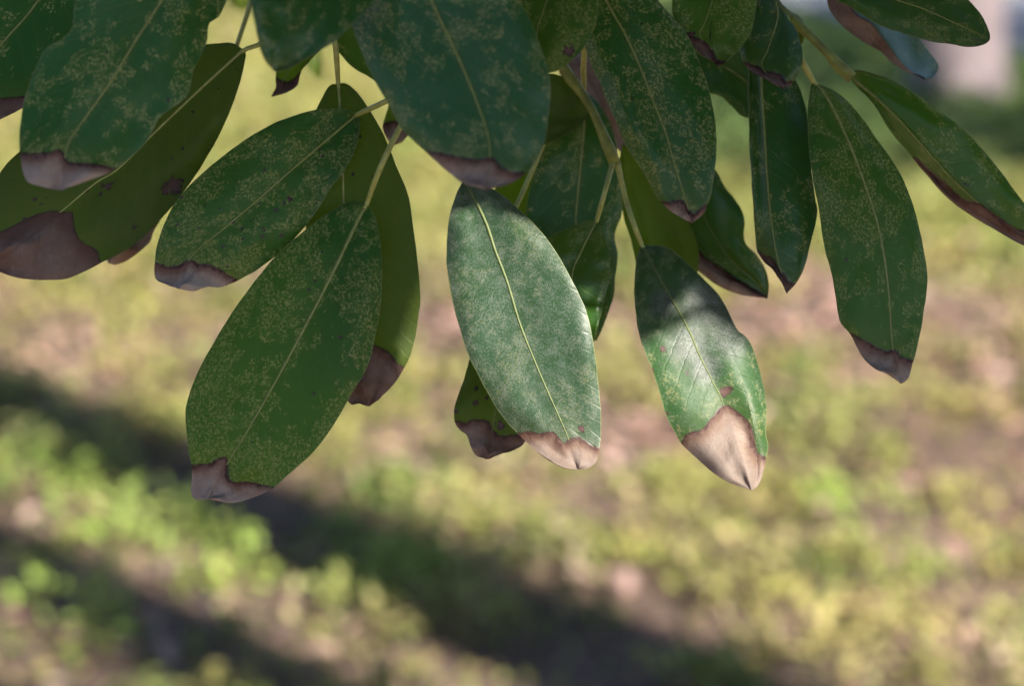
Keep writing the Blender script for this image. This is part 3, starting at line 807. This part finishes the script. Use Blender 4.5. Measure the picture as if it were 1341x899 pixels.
# one sheet to the horizon, finer and gently uneven where it is seen
gx = np.concatenate([np.array([-400, -120, -40, -15]), np.linspace(-8, 8, 65), np.array([15, 40, 120, 400])])
gy = np.concatenate([np.array([-400, -100, -30, -10]), np.linspace(-4, 22, 105), np.array([35, 80, 200, 500])])
GX, GY = np.meshgrid(gx, gy)
GZ = np.array([[0.035 * mnoise.noise((x * 0.9, y * 0.9, 4.4)) if abs(x) < 9 and -5 < y < 16 else 0.0 for x in gx] for y in gy])
idx = np.arange(GX.size).reshape(GX.shape)
F = np.stack([idx[:-1, :-1], idx[:-1, 1:], idx[1:, 1:], idx[1:, :-1]], -1).reshape(-1, 4)
ground = big_mesh('ground', np.stack([GX, GY, GZ], -1).reshape(-1, 3), F, [M_SOIL])
ground['kind'] = 'structure'
def gz(x, y): return 0.035 * mnoise.noise((x * 0.9, y * 0.9, 4.4))

# pale concrete path running away behind the trunk
m, t, out = new_mat('path_concrete')
nt = NT(t); tc = nt.n('ShaderNodeTexCoord').outputs['Object']
n1 = nt.noise(tc, 3, 5, 0.6)
b = nt.n('ShaderNodeBsdfPrincipled'); nt.l(nt.mix(n1, (0.155, 0.165, 0.20), (0.21, 0.22, 0.26)), b.inputs['Base Color'])
b.inputs['Roughness'].default_value = 0.85; nt.l(nt.bump(n1, 0.3, 0.005), b.inputs['Normal']); nt.l(b.outputs[0], out.inputs[0])
M_PATH = m
e0, e1 = np.array([3.75, 10.6]), np.array([-0.35, 24.0])      # near edge of the path
dirp = (e1 - e0) / np.linalg.norm(e1 - e0); nrmp = np.array([dirp[1], -dirp[0]])
pv, pf = [], []
for i in range(24):
    q = e0 + dirp * (-6 + i * 1.6)
    for off in (0.0, 0.12, 7.0):
        w = q + nrmp * off
        pv.append((w[0], w[1], 0.06 if off else 0.055))
    for off in (0.0,):
        w = q; pv.append((w[0], w[1], -0.08))
for i in range(23):
    a = i * 4; b2 = a + 4
    pf += [(a, a + 1, b2 + 1, b2), (a + 1, a + 2, b2 + 2, b2 + 1), (a + 3, a, b2, b2 + 3)]
path = mesh_obj('path', pv, pf, [M_PATH], smooth=False)
path['kind'] = 'structure'

def on_path(x, y):
    return (x - e0[0]) * nrmp[0] + (y - e0[1]) * nrmp[1] > -0.02

# --- what grows where
PINK = [(1040, 440, 140, 55), (900, 590, 60, 40), (830, 590, 30, 50), (560, 610, 60, 25), (540, 680, 50, 30), (590, 420, 50, 35), (800, 780, 40, 25), (940, 815, 45, 25),
        (1190, 650, 40, 25), (1250, 880, 40, 20), (480, 850, 25, 20), (1290, 510, 30, 16), (690, 640, 40, 25), (250, 470, 90, 20),
        (90, 500, 60, 16), (1060, 380, 70, 22), (870, 545, 25, 30), (1000, 470, 60, 35), (640, 720, 50, 25), (760, 330, 70, 25)]
LUSH = [(190, 715, 60, 45), (40, 620, 50, 30), (300, 790, 60, 30), (60, 650, 70, 40), (520, 720, 60, 35), (60, 870, 60, 30), (1105, 700, 25, 30), (510, 780, 50, 30), (330, 640, 40, 20)]
def patches(x, y, plist, grow=1.0):
    u, v, d = [], [], []
    q = np.stack([x, y, np.zeros_like(x)], 1) - CAM
    dd = q @ FWD
    u = PW / 2 + FPX * q[:, 0] / dd; v = PH / 2 - FPX * (q @ UP) / dd
    out = np.zeros(len(x))
    for (cx, cy_, rx, ry) in plist:
        out = np.maximum(out, np.exp(-(((u - cx) / (rx * grow)) ** 2 + ((v - cy_) / (ry * grow)) ** 2)))
    return out, v

def scatter(n, ymin, ymax, rng):
    y = np.sqrt(rng.uniform(ymin ** 2, ymax ** 2, n))
    x = rng.uniform(-1, 1, n) * (0.40 * y + 1.3)
    return x, y

def quads(x, y, z, size, tilt_max, rng, aspect=0.55, cup=0.15):
    """n pointed leaflets (two quads' worth of area folded along the middle) at the given places"""
    n = len(x)
    az = rng.uniform(0, 2 * np.pi, n); tl = rng.uniform(0.0, tilt_max, n)
    f = np.stack([np.cos(az) * np.cos(tl), np.sin(az) * np.cos(tl), np.sin(tl)], 1)
    r = np.stack([-np.sin(az), np.cos(az), rng.uniform(-0.5, 0.5, n)], 1); r /= np.linalg.norm(r, axis=1, keepdims=True)
    up = np.cross(f, r)
    o = np.stack([x, y, z], 1)
    s = size[:, None]
    V = np.stack([o, o + f * s * 0.5 + r * s * aspect * 0.5 + up * s * cup, o + f * s, o + f * s * 0.5 - r * s * aspect * 0.5 + up * s * cup], 1)
    # folded along the middle: two triangles sharing base-tip
    i = np.arange(n) * 4
    F = np.concatenate([np.stack([i, i + 1, i + 2], 1), np.stack([i, i + 2, i + 3], 1)])
    return V.reshape(-1, 3), F

def cover_mat(name, tr, rough=0.55):
    m, t, out = new_mat(name); nt = NT(t)
    c = nt.attr('tint').outputs['Color']
    leaf_shader(nt, out, c, rough, None, c, tr, 0.35)
    return m
M_WEED = cover_mat('weed_leaf', 0.28)
M_LITTER = cover_mat('dry_leaf', 0.12, 0.7)

def colours(n, rng, pal, w, jitter=0.22):
    k = rng.choice(len(pal), n, p=np.array(w) / sum(w))
    c = np.array(pal)[k] * rng.uniform(1 - jitter, 1 + jitter, (n, 1)) * rng.uniform(0.93, 1.07, (n, 3))
    return np.clip(c, 0, 1)

def build_cover():
    rng = np.random.default_rng(21)
    # tussock centres give the lumpy light and dark structure
    n = 10500
    cx, cy2 = scatter(n, 2.6, 17.5, rng)
    keep = np.ones(n, bool)
    pk, v = patches(cx, cy2, PINK, 1.0); lu, _ = patches(cx, cy2, LUSH, 1.2)
    nz = fbm(cx, cy2, 0.9, 3.1)
    dens = 0.74 + 0.8 * nz - 1.35 * pk + 0.6 * lu
    dens = np.where(v < 330, np.maximum(dens, 0.55) + 0.25, dens)
    keep &= rng.uniform(0, 1, n) < np.clip(dens, 0.03, 1)
    keep &= ~np.array([on_path(a, b_) for a, b_ in zip(cx, cy2)])
    cx, cy2, nz, lu = cx[keep], cy2[keep], nz[keep], lu[keep]
    rad = rng.uniform(0.06, 0.15, len(cx)) * (1 + 0.4 * lu) * (0.8 + 0.05 * cy2)
    hgt = rng.uniform(0.03, 0.15, len(cx)) * (1 + 0.5 * lu)
    per = 44
    N = len(cx) * per
    a = rng.uniform(0, 2 * np.pi, N); rr = np.sqrt(rng.uniform(0, 1, N))
    R_, H_ = np.repeat(rad, per), np.repeat(hgt, per)
    x = np.repeat(cx, per) + np.cos(a) * rr * R_; y = np.repeat(cy2, per) + np.sin(a) * rr * R_
    g0 = np.repeat(np.array([gz(p, q) for p, q in zip(cx, cy2)]), per)
    z = g0 + 0.004 + H_ * (1 - rr ** 2) * rng.uniform(0.35, 1.0, N)
    size = rng.uniform(0.022, 0.052, N) * np.repeat(0.85 + 0.03 * cy2, per)
    V, F = quads(x, y, z, size, 1.0, rng)
    pal_c = colours(len(cx), rng, [(0.36, 0.345, 0.11), (0.29, 0.305, 0.09), (0.40, 0.36, 0.14), (0.19, 0.25, 0.065), (0.44, 0.36, 0.20)], [4, 4, 3, 2, 1.3], 0.15)
    lush = np.array([0.33, 0.50, 0.09])
    pal_c = pal_c * (1 - 0.75 * lu[:, None]) + lush * 0.75 * lu[:, None]
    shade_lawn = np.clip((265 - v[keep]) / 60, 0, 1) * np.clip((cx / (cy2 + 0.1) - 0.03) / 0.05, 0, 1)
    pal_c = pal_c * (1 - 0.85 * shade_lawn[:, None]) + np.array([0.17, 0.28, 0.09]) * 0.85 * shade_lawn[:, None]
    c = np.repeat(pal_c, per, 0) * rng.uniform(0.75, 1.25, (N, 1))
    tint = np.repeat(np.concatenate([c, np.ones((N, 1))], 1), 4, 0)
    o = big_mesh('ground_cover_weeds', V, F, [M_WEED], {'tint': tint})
    o['kind'] = 'stuff'; o['label'] = 'yellow-green low weeds covering the sunlit ground'
    # low creeping leaves between the tussocks
    n = 110000
    x, y = scatter(n, 2.6, 17.0, rng)
    pk, v = patches(x, y, PINK, 0.9)
    nz = fbm(x, y, 1.4, 8.3, 2)
    keep = (rng.uniform(0, 1, n) < np.clip(0.62 + 0.6 * nz - 1.15 * pk + (v < 330) * 0.3, 0.04, 1)) & ~np.array([on_path(a_, b_) for a_, b_ in zip(x, y)])
    x, y = x[keep], y[keep]; n = len(x)
    z = np.array([gz(p, q) for p, q in zip(x, y)]) + rng.uniform(0.004, 0.03, n)
    V, F = quads(x, y, z, rng.uniform(0.02, 0.045, n), 0.6, rng)
    c = 0.9 * colours(n, rng, [(0.33, 0.31, 0.10), (0.26, 0.27, 0.08), (0.42, 0.35, 0.16)], [3, 3, 2])
    o = big_mesh('grass', V, F, [M_WEED], {'tint': np.repeat(np.concatenate([c, np.ones((n, 1))], 1), 4, 0)})
    o['kind'] = 'stuff'; o['label'] = 'thin creeping grass and clover between the weeds'
    # fallen dry leaves
    n = 46000
    x, y = scatter(n, 2.6, 14.0, rng)
    pk, v = patches(x, y, PINK, 1.15)
    nz = fbm(x, y, 0.9, 3.1, 2)
    keep = (rng.uniform(0, 1, n) < np.clip(0.16 - 0.35 * nz + 0.95 * pk, 0.03, 1) * np.where(v < 330, 0.35, 1)) & ~np.array([on_path(a_, b_) for a_, b_ in zip(x, y)])
    x, y = x[keep], y[keep]; n = len(x)
    z = np.array([gz(p, q) for p, q in zip(x, y)]) + rng.uniform(0.006, 0.035, n)
    V, F = quads(x, y, z, rng.uniform(0.03, 0.08, n), 0.6, rng, 0.5, 0.14)
    c = 0.8 * colours(n, rng, [(0.54, 0.35, 0.285), (0.44, 0.27, 0.215), (0.60, 0.43, 0.36), (0.26, 0.14, 0.10), (0.50, 0.38, 0.21)], [4, 3, 2, 1.5, 1.5])
    o = big_mesh('leaf_litter', V, F, [M_LITTER], {'tint': np.repeat(np.concatenate([c, np.ones((n, 1))], 1), 4, 0)})
    o['kind'] = 'stuff'; o['label'] = 'pinkish brown fallen dry leaves lying in drifts'
build_cover()

# ------------------------------------------------------------------ trees
M_BARK_PALE = make_plain('bark_pale_pink', (0.20, 0.158, 0.165), 0.85, 9, 0.35)
M_BARK = make_plain('bark_grey_brown', (0.20, 0.155, 0.12), 0.9, 14, 0.5)
M_CROWN = cover_mat('crown_leaf', 0.3, 0.4)

# places on the foreground branches that the sun reaches through gaps in the crown
LIT = [np.array([(606, 225), (670, 225), (800, 460), (805, 600), (770, 640), (660, 598), (598, 455), (588, 385), (594, 300)], float),
       np.array([(905, 400), (930, 372), (975, 430), (1008, 560), (1008, 610), (984, 650), (930, 630), (885, 575), (862, 520), (873, 430), (893, 425), (905, 430)], float),
       np.array([(778, 400), (795, 385), (797, 420), (782, 445)], float),
       np.array([(1004, 118), (1034, 118), (1032, 165), (1018, 215), (1008, 205)], float)]
SHADED = [(np.array([(0, 0), (1341, 0), (1341, 330), (1200, 510), (1080, 505), (1010, 400), (800, 460), (500, 560), (330, 665), (230, 660), (0, 380)], float), 0.86)]
def inside(P, poly):
    x, y = P[:, 0], P[:, 1]
    r = np.zeros(len(P), bool)
    for (x1, y1), (x2, y2) in zip(poly, np.roll(poly, -1, 0)):
        k = ((y1 > y) != (y2 > y)) & (x < (x2 - x1) * (y - y1) / (y2 - y1 + 1e-9) + x1)
        r ^= k
    return r

def px_arr(P):
    q = P - CAM; d = q @ FWD
    return np.stack([PW / 2 + FPX * (q @ RIGHT) / d, PH / 2 - FPX * (q @ UP) / d], 1), d

LEAF_UV = [(0, 0), (0.18, 0.11), (0.45, 0.19), (0.75, 0.15), (1.0, 0.0), (0.75, -0.15), (0.45, -0.19), (0.18, -0.11)]
def crown_leaf(o, f, r, up, L):
    return np.array([o + f * (u * L) + r * (v * L) + up * L * (0.12 * u * (1 - u) + 0.25 * abs(v)) for u, v in LEAF_UV])
SMP = [(u, v) for u in (0.06, 0.25, 0.45, 0.65, 0.85, 1.0) for v in (-0.17, -0.09, 0, 0.09, 0.17)]

def lit_ground_ok(V):
    """does the shadow of these points stay off the part of the lawn that lies in the sun?"""
    for p in V:
        k = p[2] / S[2]
        q = p - S * k
        px, py, d = to_px(q)
        if d > 1.5 and -120 < px < PW + 120 and 150 < py < PH + 120:
            l1 = 500 + (px / 900.0) * 380              # axis of the broad trunk shadow
            l2 = 745 + (px / 400.0) * 200
            if not (abs(py - l1 - 25) < 70 or (py > l2 - 25 and px < 420)):
                return False
    return True

def crown_object(centres, n, lmin, lmax, parent, loc, rng, test, name='crown'):
    VV, FF, TT_ = [], [], []
    made = tries = 0
    while made < n and tries < n * 14:
        tries += 1
        c, rad = centres[rng.integers(len(centres))]
        d = rng.normal(size=3); d /= np.linalg.norm(d)
        o = np.asarray(c) + d * np.asarray(rad) * rng.uniform(0.15, 1.0) ** 0.6
        f = np.array([rng.normal() * 0.6 + d[0] * 0.5, rng.normal() * 0.6 + d[1] * 0.5, -0.55 + rng.normal() * 0.35]); f /= np.linalg.norm(f)
        s_ = rng.normal(size=3); r = np.cross(f, s_); r /= np.linalg.norm(r); up = np.cross(r, f)
        V = crown_leaf(o, f, r, up, rng.uniform(lmin, lmax))
        if not test(V): continue
        k = len(VV) * 8
        VV.append(V - loc); FF.append((k, k + 1, k + 2, k + 7)); FF.append((k + 7, k + 2, k + 3, k + 6)); FF.append((k + 6, k + 3, k + 4, k + 5))
        g = np.array([0.035, 0.075, 0.02]) * rng.uniform(0.6, 1.5) + np.array([0.02, 0.015, 0]) * rng.uniform(0, 1)
        TT_.append(np.tile((*g, 1), (8, 1))); made += 1
    o = big_mesh(name, np.concatenate(VV), np.array(FF), [M_CROWN], {'tint': np.concatenate(TT_)})
    o.parent = parent
    o['kind'] = 'stuff'
    return o, made, tries

def tree_thing(name, label, base, trunk_pts, trunk_r, limbs, bark, root_flare=1.7):
    t = bpy.data.objects.new(name, None); COL.objects.link(t)
    loc = np.array(base, float); t.location = loc
    t['label'] = label; t['category'] = 'tree'
    pp = spline(np.array(trunk_pts, float), 40)
    hh = pp[:, 2] - pp[0, 2]
    rad = np.interp(np.linspace(0, 1, 40), [0, 1], trunk_r) * (1 + (root_flare - 1) * np.exp(-hh / 0.18))
    V, F = tube_arrays(pp, rad, 20)
    V = [v + 0.012 * trunk_r[0] / 0.2 * mnoise.noise_vector(Vector(v * 3.0)) if False else np.array(v) * 1.0 + np.array(mnoise.noise_vector(Vector((v[0] * 4, v[1] * 4, v[2] * 1.5)))) * 0.02 for v in V]
    mesh_obj('trunk', V, F, [bark], t)
    for pts, r0, r1 in limbs:
        q = spline(np.array(pts, float), 24)
        V, F = tube_arrays(q, np.linspace(r0, r1, 24), 10)
        mesh_obj('limb', V, F, [bark], t)
    return t, loc

# the tree that the branches belong to: trunk to the right, limb overhead, out of the frame
def fg_test(V):
    # never in the picture itself
    P, d = px_arr(V)
    if ((d > 0.05) & (P[:, 0] > -260) & (P[:, 0] < PW + 260) & (P[:, 1] > -230)).any(): return False
    if (V[:, 2] < 1.25).any(): return False
    # keep the sun on the lit places
    a, b_ = V[0], V[4]
    f = b_ - a; r = V[2] - V[6]
    smp = np.array([a + f * u + r * (v / 0.38) for u, v in SMP])
    for poly, dep in ((LIT[0], 0.85), (LIT[1], 0.875)):
        s = ((smp - CAM) @ FWD - dep) / (S @ FWD)
        q, _ = px_arr(smp - s[:, None] * S)
        if inside(q, poly).any(): return False
    return lit_ground_ok(V[::2])

mag, mloc = tree_thing('magnolia_tree', 'broad-leaved tree whose branches hang into view, trunk out of frame', (3.0, -0.45, 0),
    [(0, 0, -0.1), (0.02, 0, 0.8), (-0.03, 0.03, 1.9), (0.05, -0.05, 3.4), (0.0, -0.1, 5.2), (0.1, -0.1, 7.2)], (0.24, 0.08),
    [([(-0.0, 0.02, 1.75), (-0.9, 0.25, 2.25), (-1.8, 0.75, 2.45), (-2.5, 1.15, 2.36), (-3.0, 1.35, 2.28), (-3.5, 1.45, 2.30)], 0.085, 0.018),
     ([(-0.9, 0.25, 2.25), (-1.5, 0.0, 2.7), (-2.2, 0.1, 3.1)], 0.05, 0.012),
     ([(0.05, -0.05, 3.6), (0.5, -0.62, 4.5), (1.1, -1.32, 5.3)], 0.07, 0.02),
     ([(0.0, -0.1, 5.0), (-0.5, -0.8, 6.0), (-0.9, -1.5, 6.8)], 0.06, 0.02)], M_BARK)
# limb ends that carry the five branches
for node in [(700, -380, 95), (780, -380, 95), (960, -380, 95), (1030, -380, 95)]:
    p = at(node[0], node[1], node[2] / 100)
    tgt = mloc + np.array([-3.0 + (p[0]) * 0.8, 1.35, 2.28])
    q = spline(np.array([p, (p + tgt) / 2 + np.array([0.03, 0.02, 0.02]), tgt]), 12) - mloc
    V, F = tube_arrays(q, np.linspace(0.0035, 0.009, 12), 8)
    mesh_obj('limb', V, F, [M_BARK], mag)

rngc = np.random.default_rng(5)
# leaf clusters strung along the sun's path above the hanging branches
def along(px, py, d, s): return at(px, py, d) + S * s
cl = []
for s in (0.35, 0.5, 0.7, 0.9, 1.15, 1.4):
    for px in (60, 260, 450, 650, 850, 1050, 1250):
        for py in (60, 230, 420, 560):
            if py > 440 and not (150 < px < 520): continue
            cl.append((along(px, py, 0.87, s), (0.09, 0.09, 0.09)))
res = crown_object(cl, 900, 0.09, 0.14, mag, mloc, rngc, fg_test)
print('crown leaves', res[1:])
cl2 = [(along(px, py, 0.88, s_), (0.05, 0.05, 0.05)) for s_ in (0.25, 0.4, 0.6) for px, py in ((330, 250), (400, 330), (450, 430), (500, 300), (520, 420), (480, 500), (420, 180), (300, 560), (240, 420), (560, 140), (1150, 300), (1010, 250), (1100, 180), (520, 340), (535, 400), (530, 460), (510, 380), (545, 300))]
res = crown_object(cl2, 620, 0.05, 0.08, mag, mloc, rngc, fg_test)
print('small leaves', res[1:])
upper = [(mloc + np.array(c), r) for c, r in [((1.1, -1.32, 5.5), (0.8, 0.8, 0.8)), ((-0.8, -1.4, 6.9), (0.9, 0.9, 0.7)), ((0.1, -0.1, 7.3), (1.0, 1.0, 0.9)), ((-2.2, 0.0, 3.2), (0.5, 0.4, 0.4))]]
off = lambda V: lit_ground_ok(V[::4]) and not ((lambda P, d: ((d > 0.05) & (P[:, 0] > -200) & (P[:, 0] < PW + 200) & (P[:, 1] > -150)).any())(*px_arr(V)))
res = crown_object(upper, 900, 0.12, 0.2, mag, mloc, rngc, lambda V: off(V) and fg_test(V), 'crown')
print('upper crown', res[1:])

# a taller tree further right whose trunk throws the long band of shade across the lawn
tall, tloc = tree_thing('tall_tree', 'tall straight tree out of frame whose trunk shades the lawn', (4.9, -1.92, 0),
    [(0, 0, -0.1), (0.05, 0, 2.5), (-0.04, 0.03, 5.5), (0.0, 0.0, 9.0), (0.05, 0, 10.5)], (0.27, 0.15),
    [([(0, 0, 8.6), (0.7, 0.2, 9.8), (1.3, 0.3, 10.8)], 0.09, 0.03), ([(0, 0, 9.0), (-0.6, -0.5, 10.2), (-1.0, -0.9, 11.0)], 0.09, 0.03), ([(0, 0, 9.2), (0.1, 0.8, 10.4), (0.2, 1.3, 11.2)], 0.08, 0.03)], M_BARK)
crown_object([(tloc + np.array(c), r) for c, r in [((1.3, 0.3, 11.0), (1.1, 1.1, 0.9)), ((-1.0, -0.9, 11.2), (1.0, 1.0, 0.9)), ((0.2, 1.2, 11.4), (1.1, 1.1, 0.9)), ((0, 0, 12.2), (1.2, 1.2, 1.0))]],
    1100, 0.2, 0.34, tall, tloc, rngc, lambda V: lit_ground_ok(V[::4]))

# a spreading tree to the right shades the far lawn; crown cut to keep the pale trunk sunlit
TRUNK_PTS = np.array([on_ground(px_, 132) + np.array([dx, 0, z]) for px_ in (1250,) for dx in (-0.12, 0.0, 0.12, 0.24) for z in (0.25, 0.5, 0.8, 1.1)])
def far_test(V):
    k = (TRUNK_PTS - V.mean(0)) @ S
    if (np.linalg.norm(V.mean(0) + k[:, None] * S - TRUNK_PTS, axis=1) < 0.2).any(): return False
    for p in V[::4]:
        q = p - S * (p[2] / S[2])
        px, py, d = to_px(q)
        if d > 1 and px > -100 and px < PW + 100 and py > 240 + 40 * mnoise.noise((px * 0.01, 3, 3)) + max(0, (1000 - px)) * -0.10: return False
        if d > 1 and px < 800: return False
    return True
sp, sloc = tree_thing('spreading_tree', 'wide crowned tree beyond the right edge shading the far lawn', (8.2, 6.6, 0),
    [(0, 0, -0.1), (-0.05, 0.02, 1.5), (-0.1, 0.1, 3.2), (-0.2, 0.1, 5.5)], (0.3, 0.12),
    [([(-0.1, 0.1, 2.8), (-1.2, -0.4, 4.2), (-2.2, -0.6, 5.0)], 0.14, 0.04), ([(-0.1, 0.1, 3.2), (0.9, 1.0, 4.6), (1.5, 2.0, 5.4)], 0.13, 0.04), ([(-0.15, 0.1, 3.6), (-1.0, 1.5, 5.0), (-1.6, 2.6, 5.6)], 0.12, 0.04), ([(-0.1, 0.05, 3.0), (-0.8, -1.4, 4.4), (-1.4, -2.8, 5.0)], 0.12, 0.04)], M_BARK)
res = crown_object([(sloc + np.array(c), r) for c, r in [((-2.2, -0.6, 5.2), (1.8, 1.8, 1.0)), ((1.2, 1.8, 5.6), (1.8, 1.8, 1.1)), ((-1.6, 2.4, 5.8), (2.0, 2.0, 1.1)), ((-0.3, 0.4, 6.2), (2.2, 2.2, 1.2)), ((-3.2, 1.2, 5.2), (1.5, 1.5, 0.9)), ((-3.4, 3.4, 5.4), (1.6, 1.6, 0.9)), ((-1.9, -3.0, 5.2), (1.5, 1.5, 0.8)), ((-0.6, -2.4, 5.4), (1.5, 1.5, 0.8)), ((-0.4, 3.6, 6.0), (1.8, 1.8, 1.0))]],
    3600, 0.2, 0.36, sp, sloc, rngc, far_test)
print('spreading', res[1:])

# an unseen tree added at the left to block part of the sky light
lt, lloc = tree_thing('added_shade_tree', 'added unseen leafy tree beyond the left edge, blocking sky light over the lawn', (-4.9, 4.0, 0),
    [(0, 0, -0.1), (0.05, 0.0, 1.6), (0.0, 0.1, 3.4), (0.1, 0.1, 5.6)], (0.27, 0.1),
    [([(0.0, 0.1, 3.0), (1.2, -0.5, 4.4), (2.2, -0.8, 5.2)], 0.13, 0.04), ([(0, 0.1, 3.4), (-0.8, 1.2, 4.8), (-1.2, 2.2, 5.6)], 0.12, 0.04), ([(0.0, 0.1, 3.2), (1.0, 1.2, 4.8), (1.9, 2.1, 5.6)], 0.12, 0.04), ([(0.0, 0.1, 3.1), (0.1, -1.4, 4.6), (0.4, -2.6, 5.3)], 0.12, 0.04)], M_BARK)
crown_object([(lloc + np.array(c), r) for c, r in [((2.2, -0.8, 5.4), (1.7, 1.7, 0.9)), ((-1.0, 2.0, 5.8), (1.8, 1.8, 1.0)), ((1.9, 2.1, 5.8), (1.9, 1.9, 1.0)), ((0.4, -2.6, 5.5), (1.8, 1.8, 1.0)), ((0.2, 0.2, 6.4), (2.0, 2.0, 1.1)), ((3.4, 0.8, 6.2), (1.6, 1.6, 0.9)), ((2.4, -2.8, 6.0), (1.6, 1.6, 0.9))]],
    5200, 0.2, 0.34, lt, lloc, rngc, lambda V: fg_test(V))

# the pale trunk at the upper right
g = on_ground(1250, 132)
pale, ploc = tree_thing('pale_barked_tree', 'blurred pale pinkish tree trunk standing on the far lawn by the path', (g[0], g[1], 0),
    [(0, 0, -0.05), (0.0, 0, 0.5), (0.02, 0.02, 1.6), (-0.05, 0.0, 3.0), (0.0, 0.05, 5.0)], (0.245, 0.10),
    [([(-0.05, 0, 2.8), (-0.7, 0.3, 4.0), (-1.2, 0.5, 4.8)], 0.10, 0.03), ([(0, 0.02, 3.2), (0.8, -0.2, 4.3), (1.3, -0.3, 5.0)], 0.10, 0.03), ([(0, 0.03, 3.8), (0.1, 0.8, 5.0), (0.2, 1.2, 5.6)], 0.08, 0.03)], M_BARK_PALE, 1.45)
crown_object([(ploc + np.array(c), r) for c, r in [((-1.2, 0.5, 5.0), (1.2, 1.2, 0.9)), ((1.3, -0.3, 5.2), (1.2, 1.2, 0.9)), ((0.2, 1.1, 5.7), (1.2, 1.2, 0.9)), ((0, 0, 6.2), (1.3, 1.3, 1.0))]],
    1200, 0.16, 0.28, pale, ploc, rngc, lambda V: True)
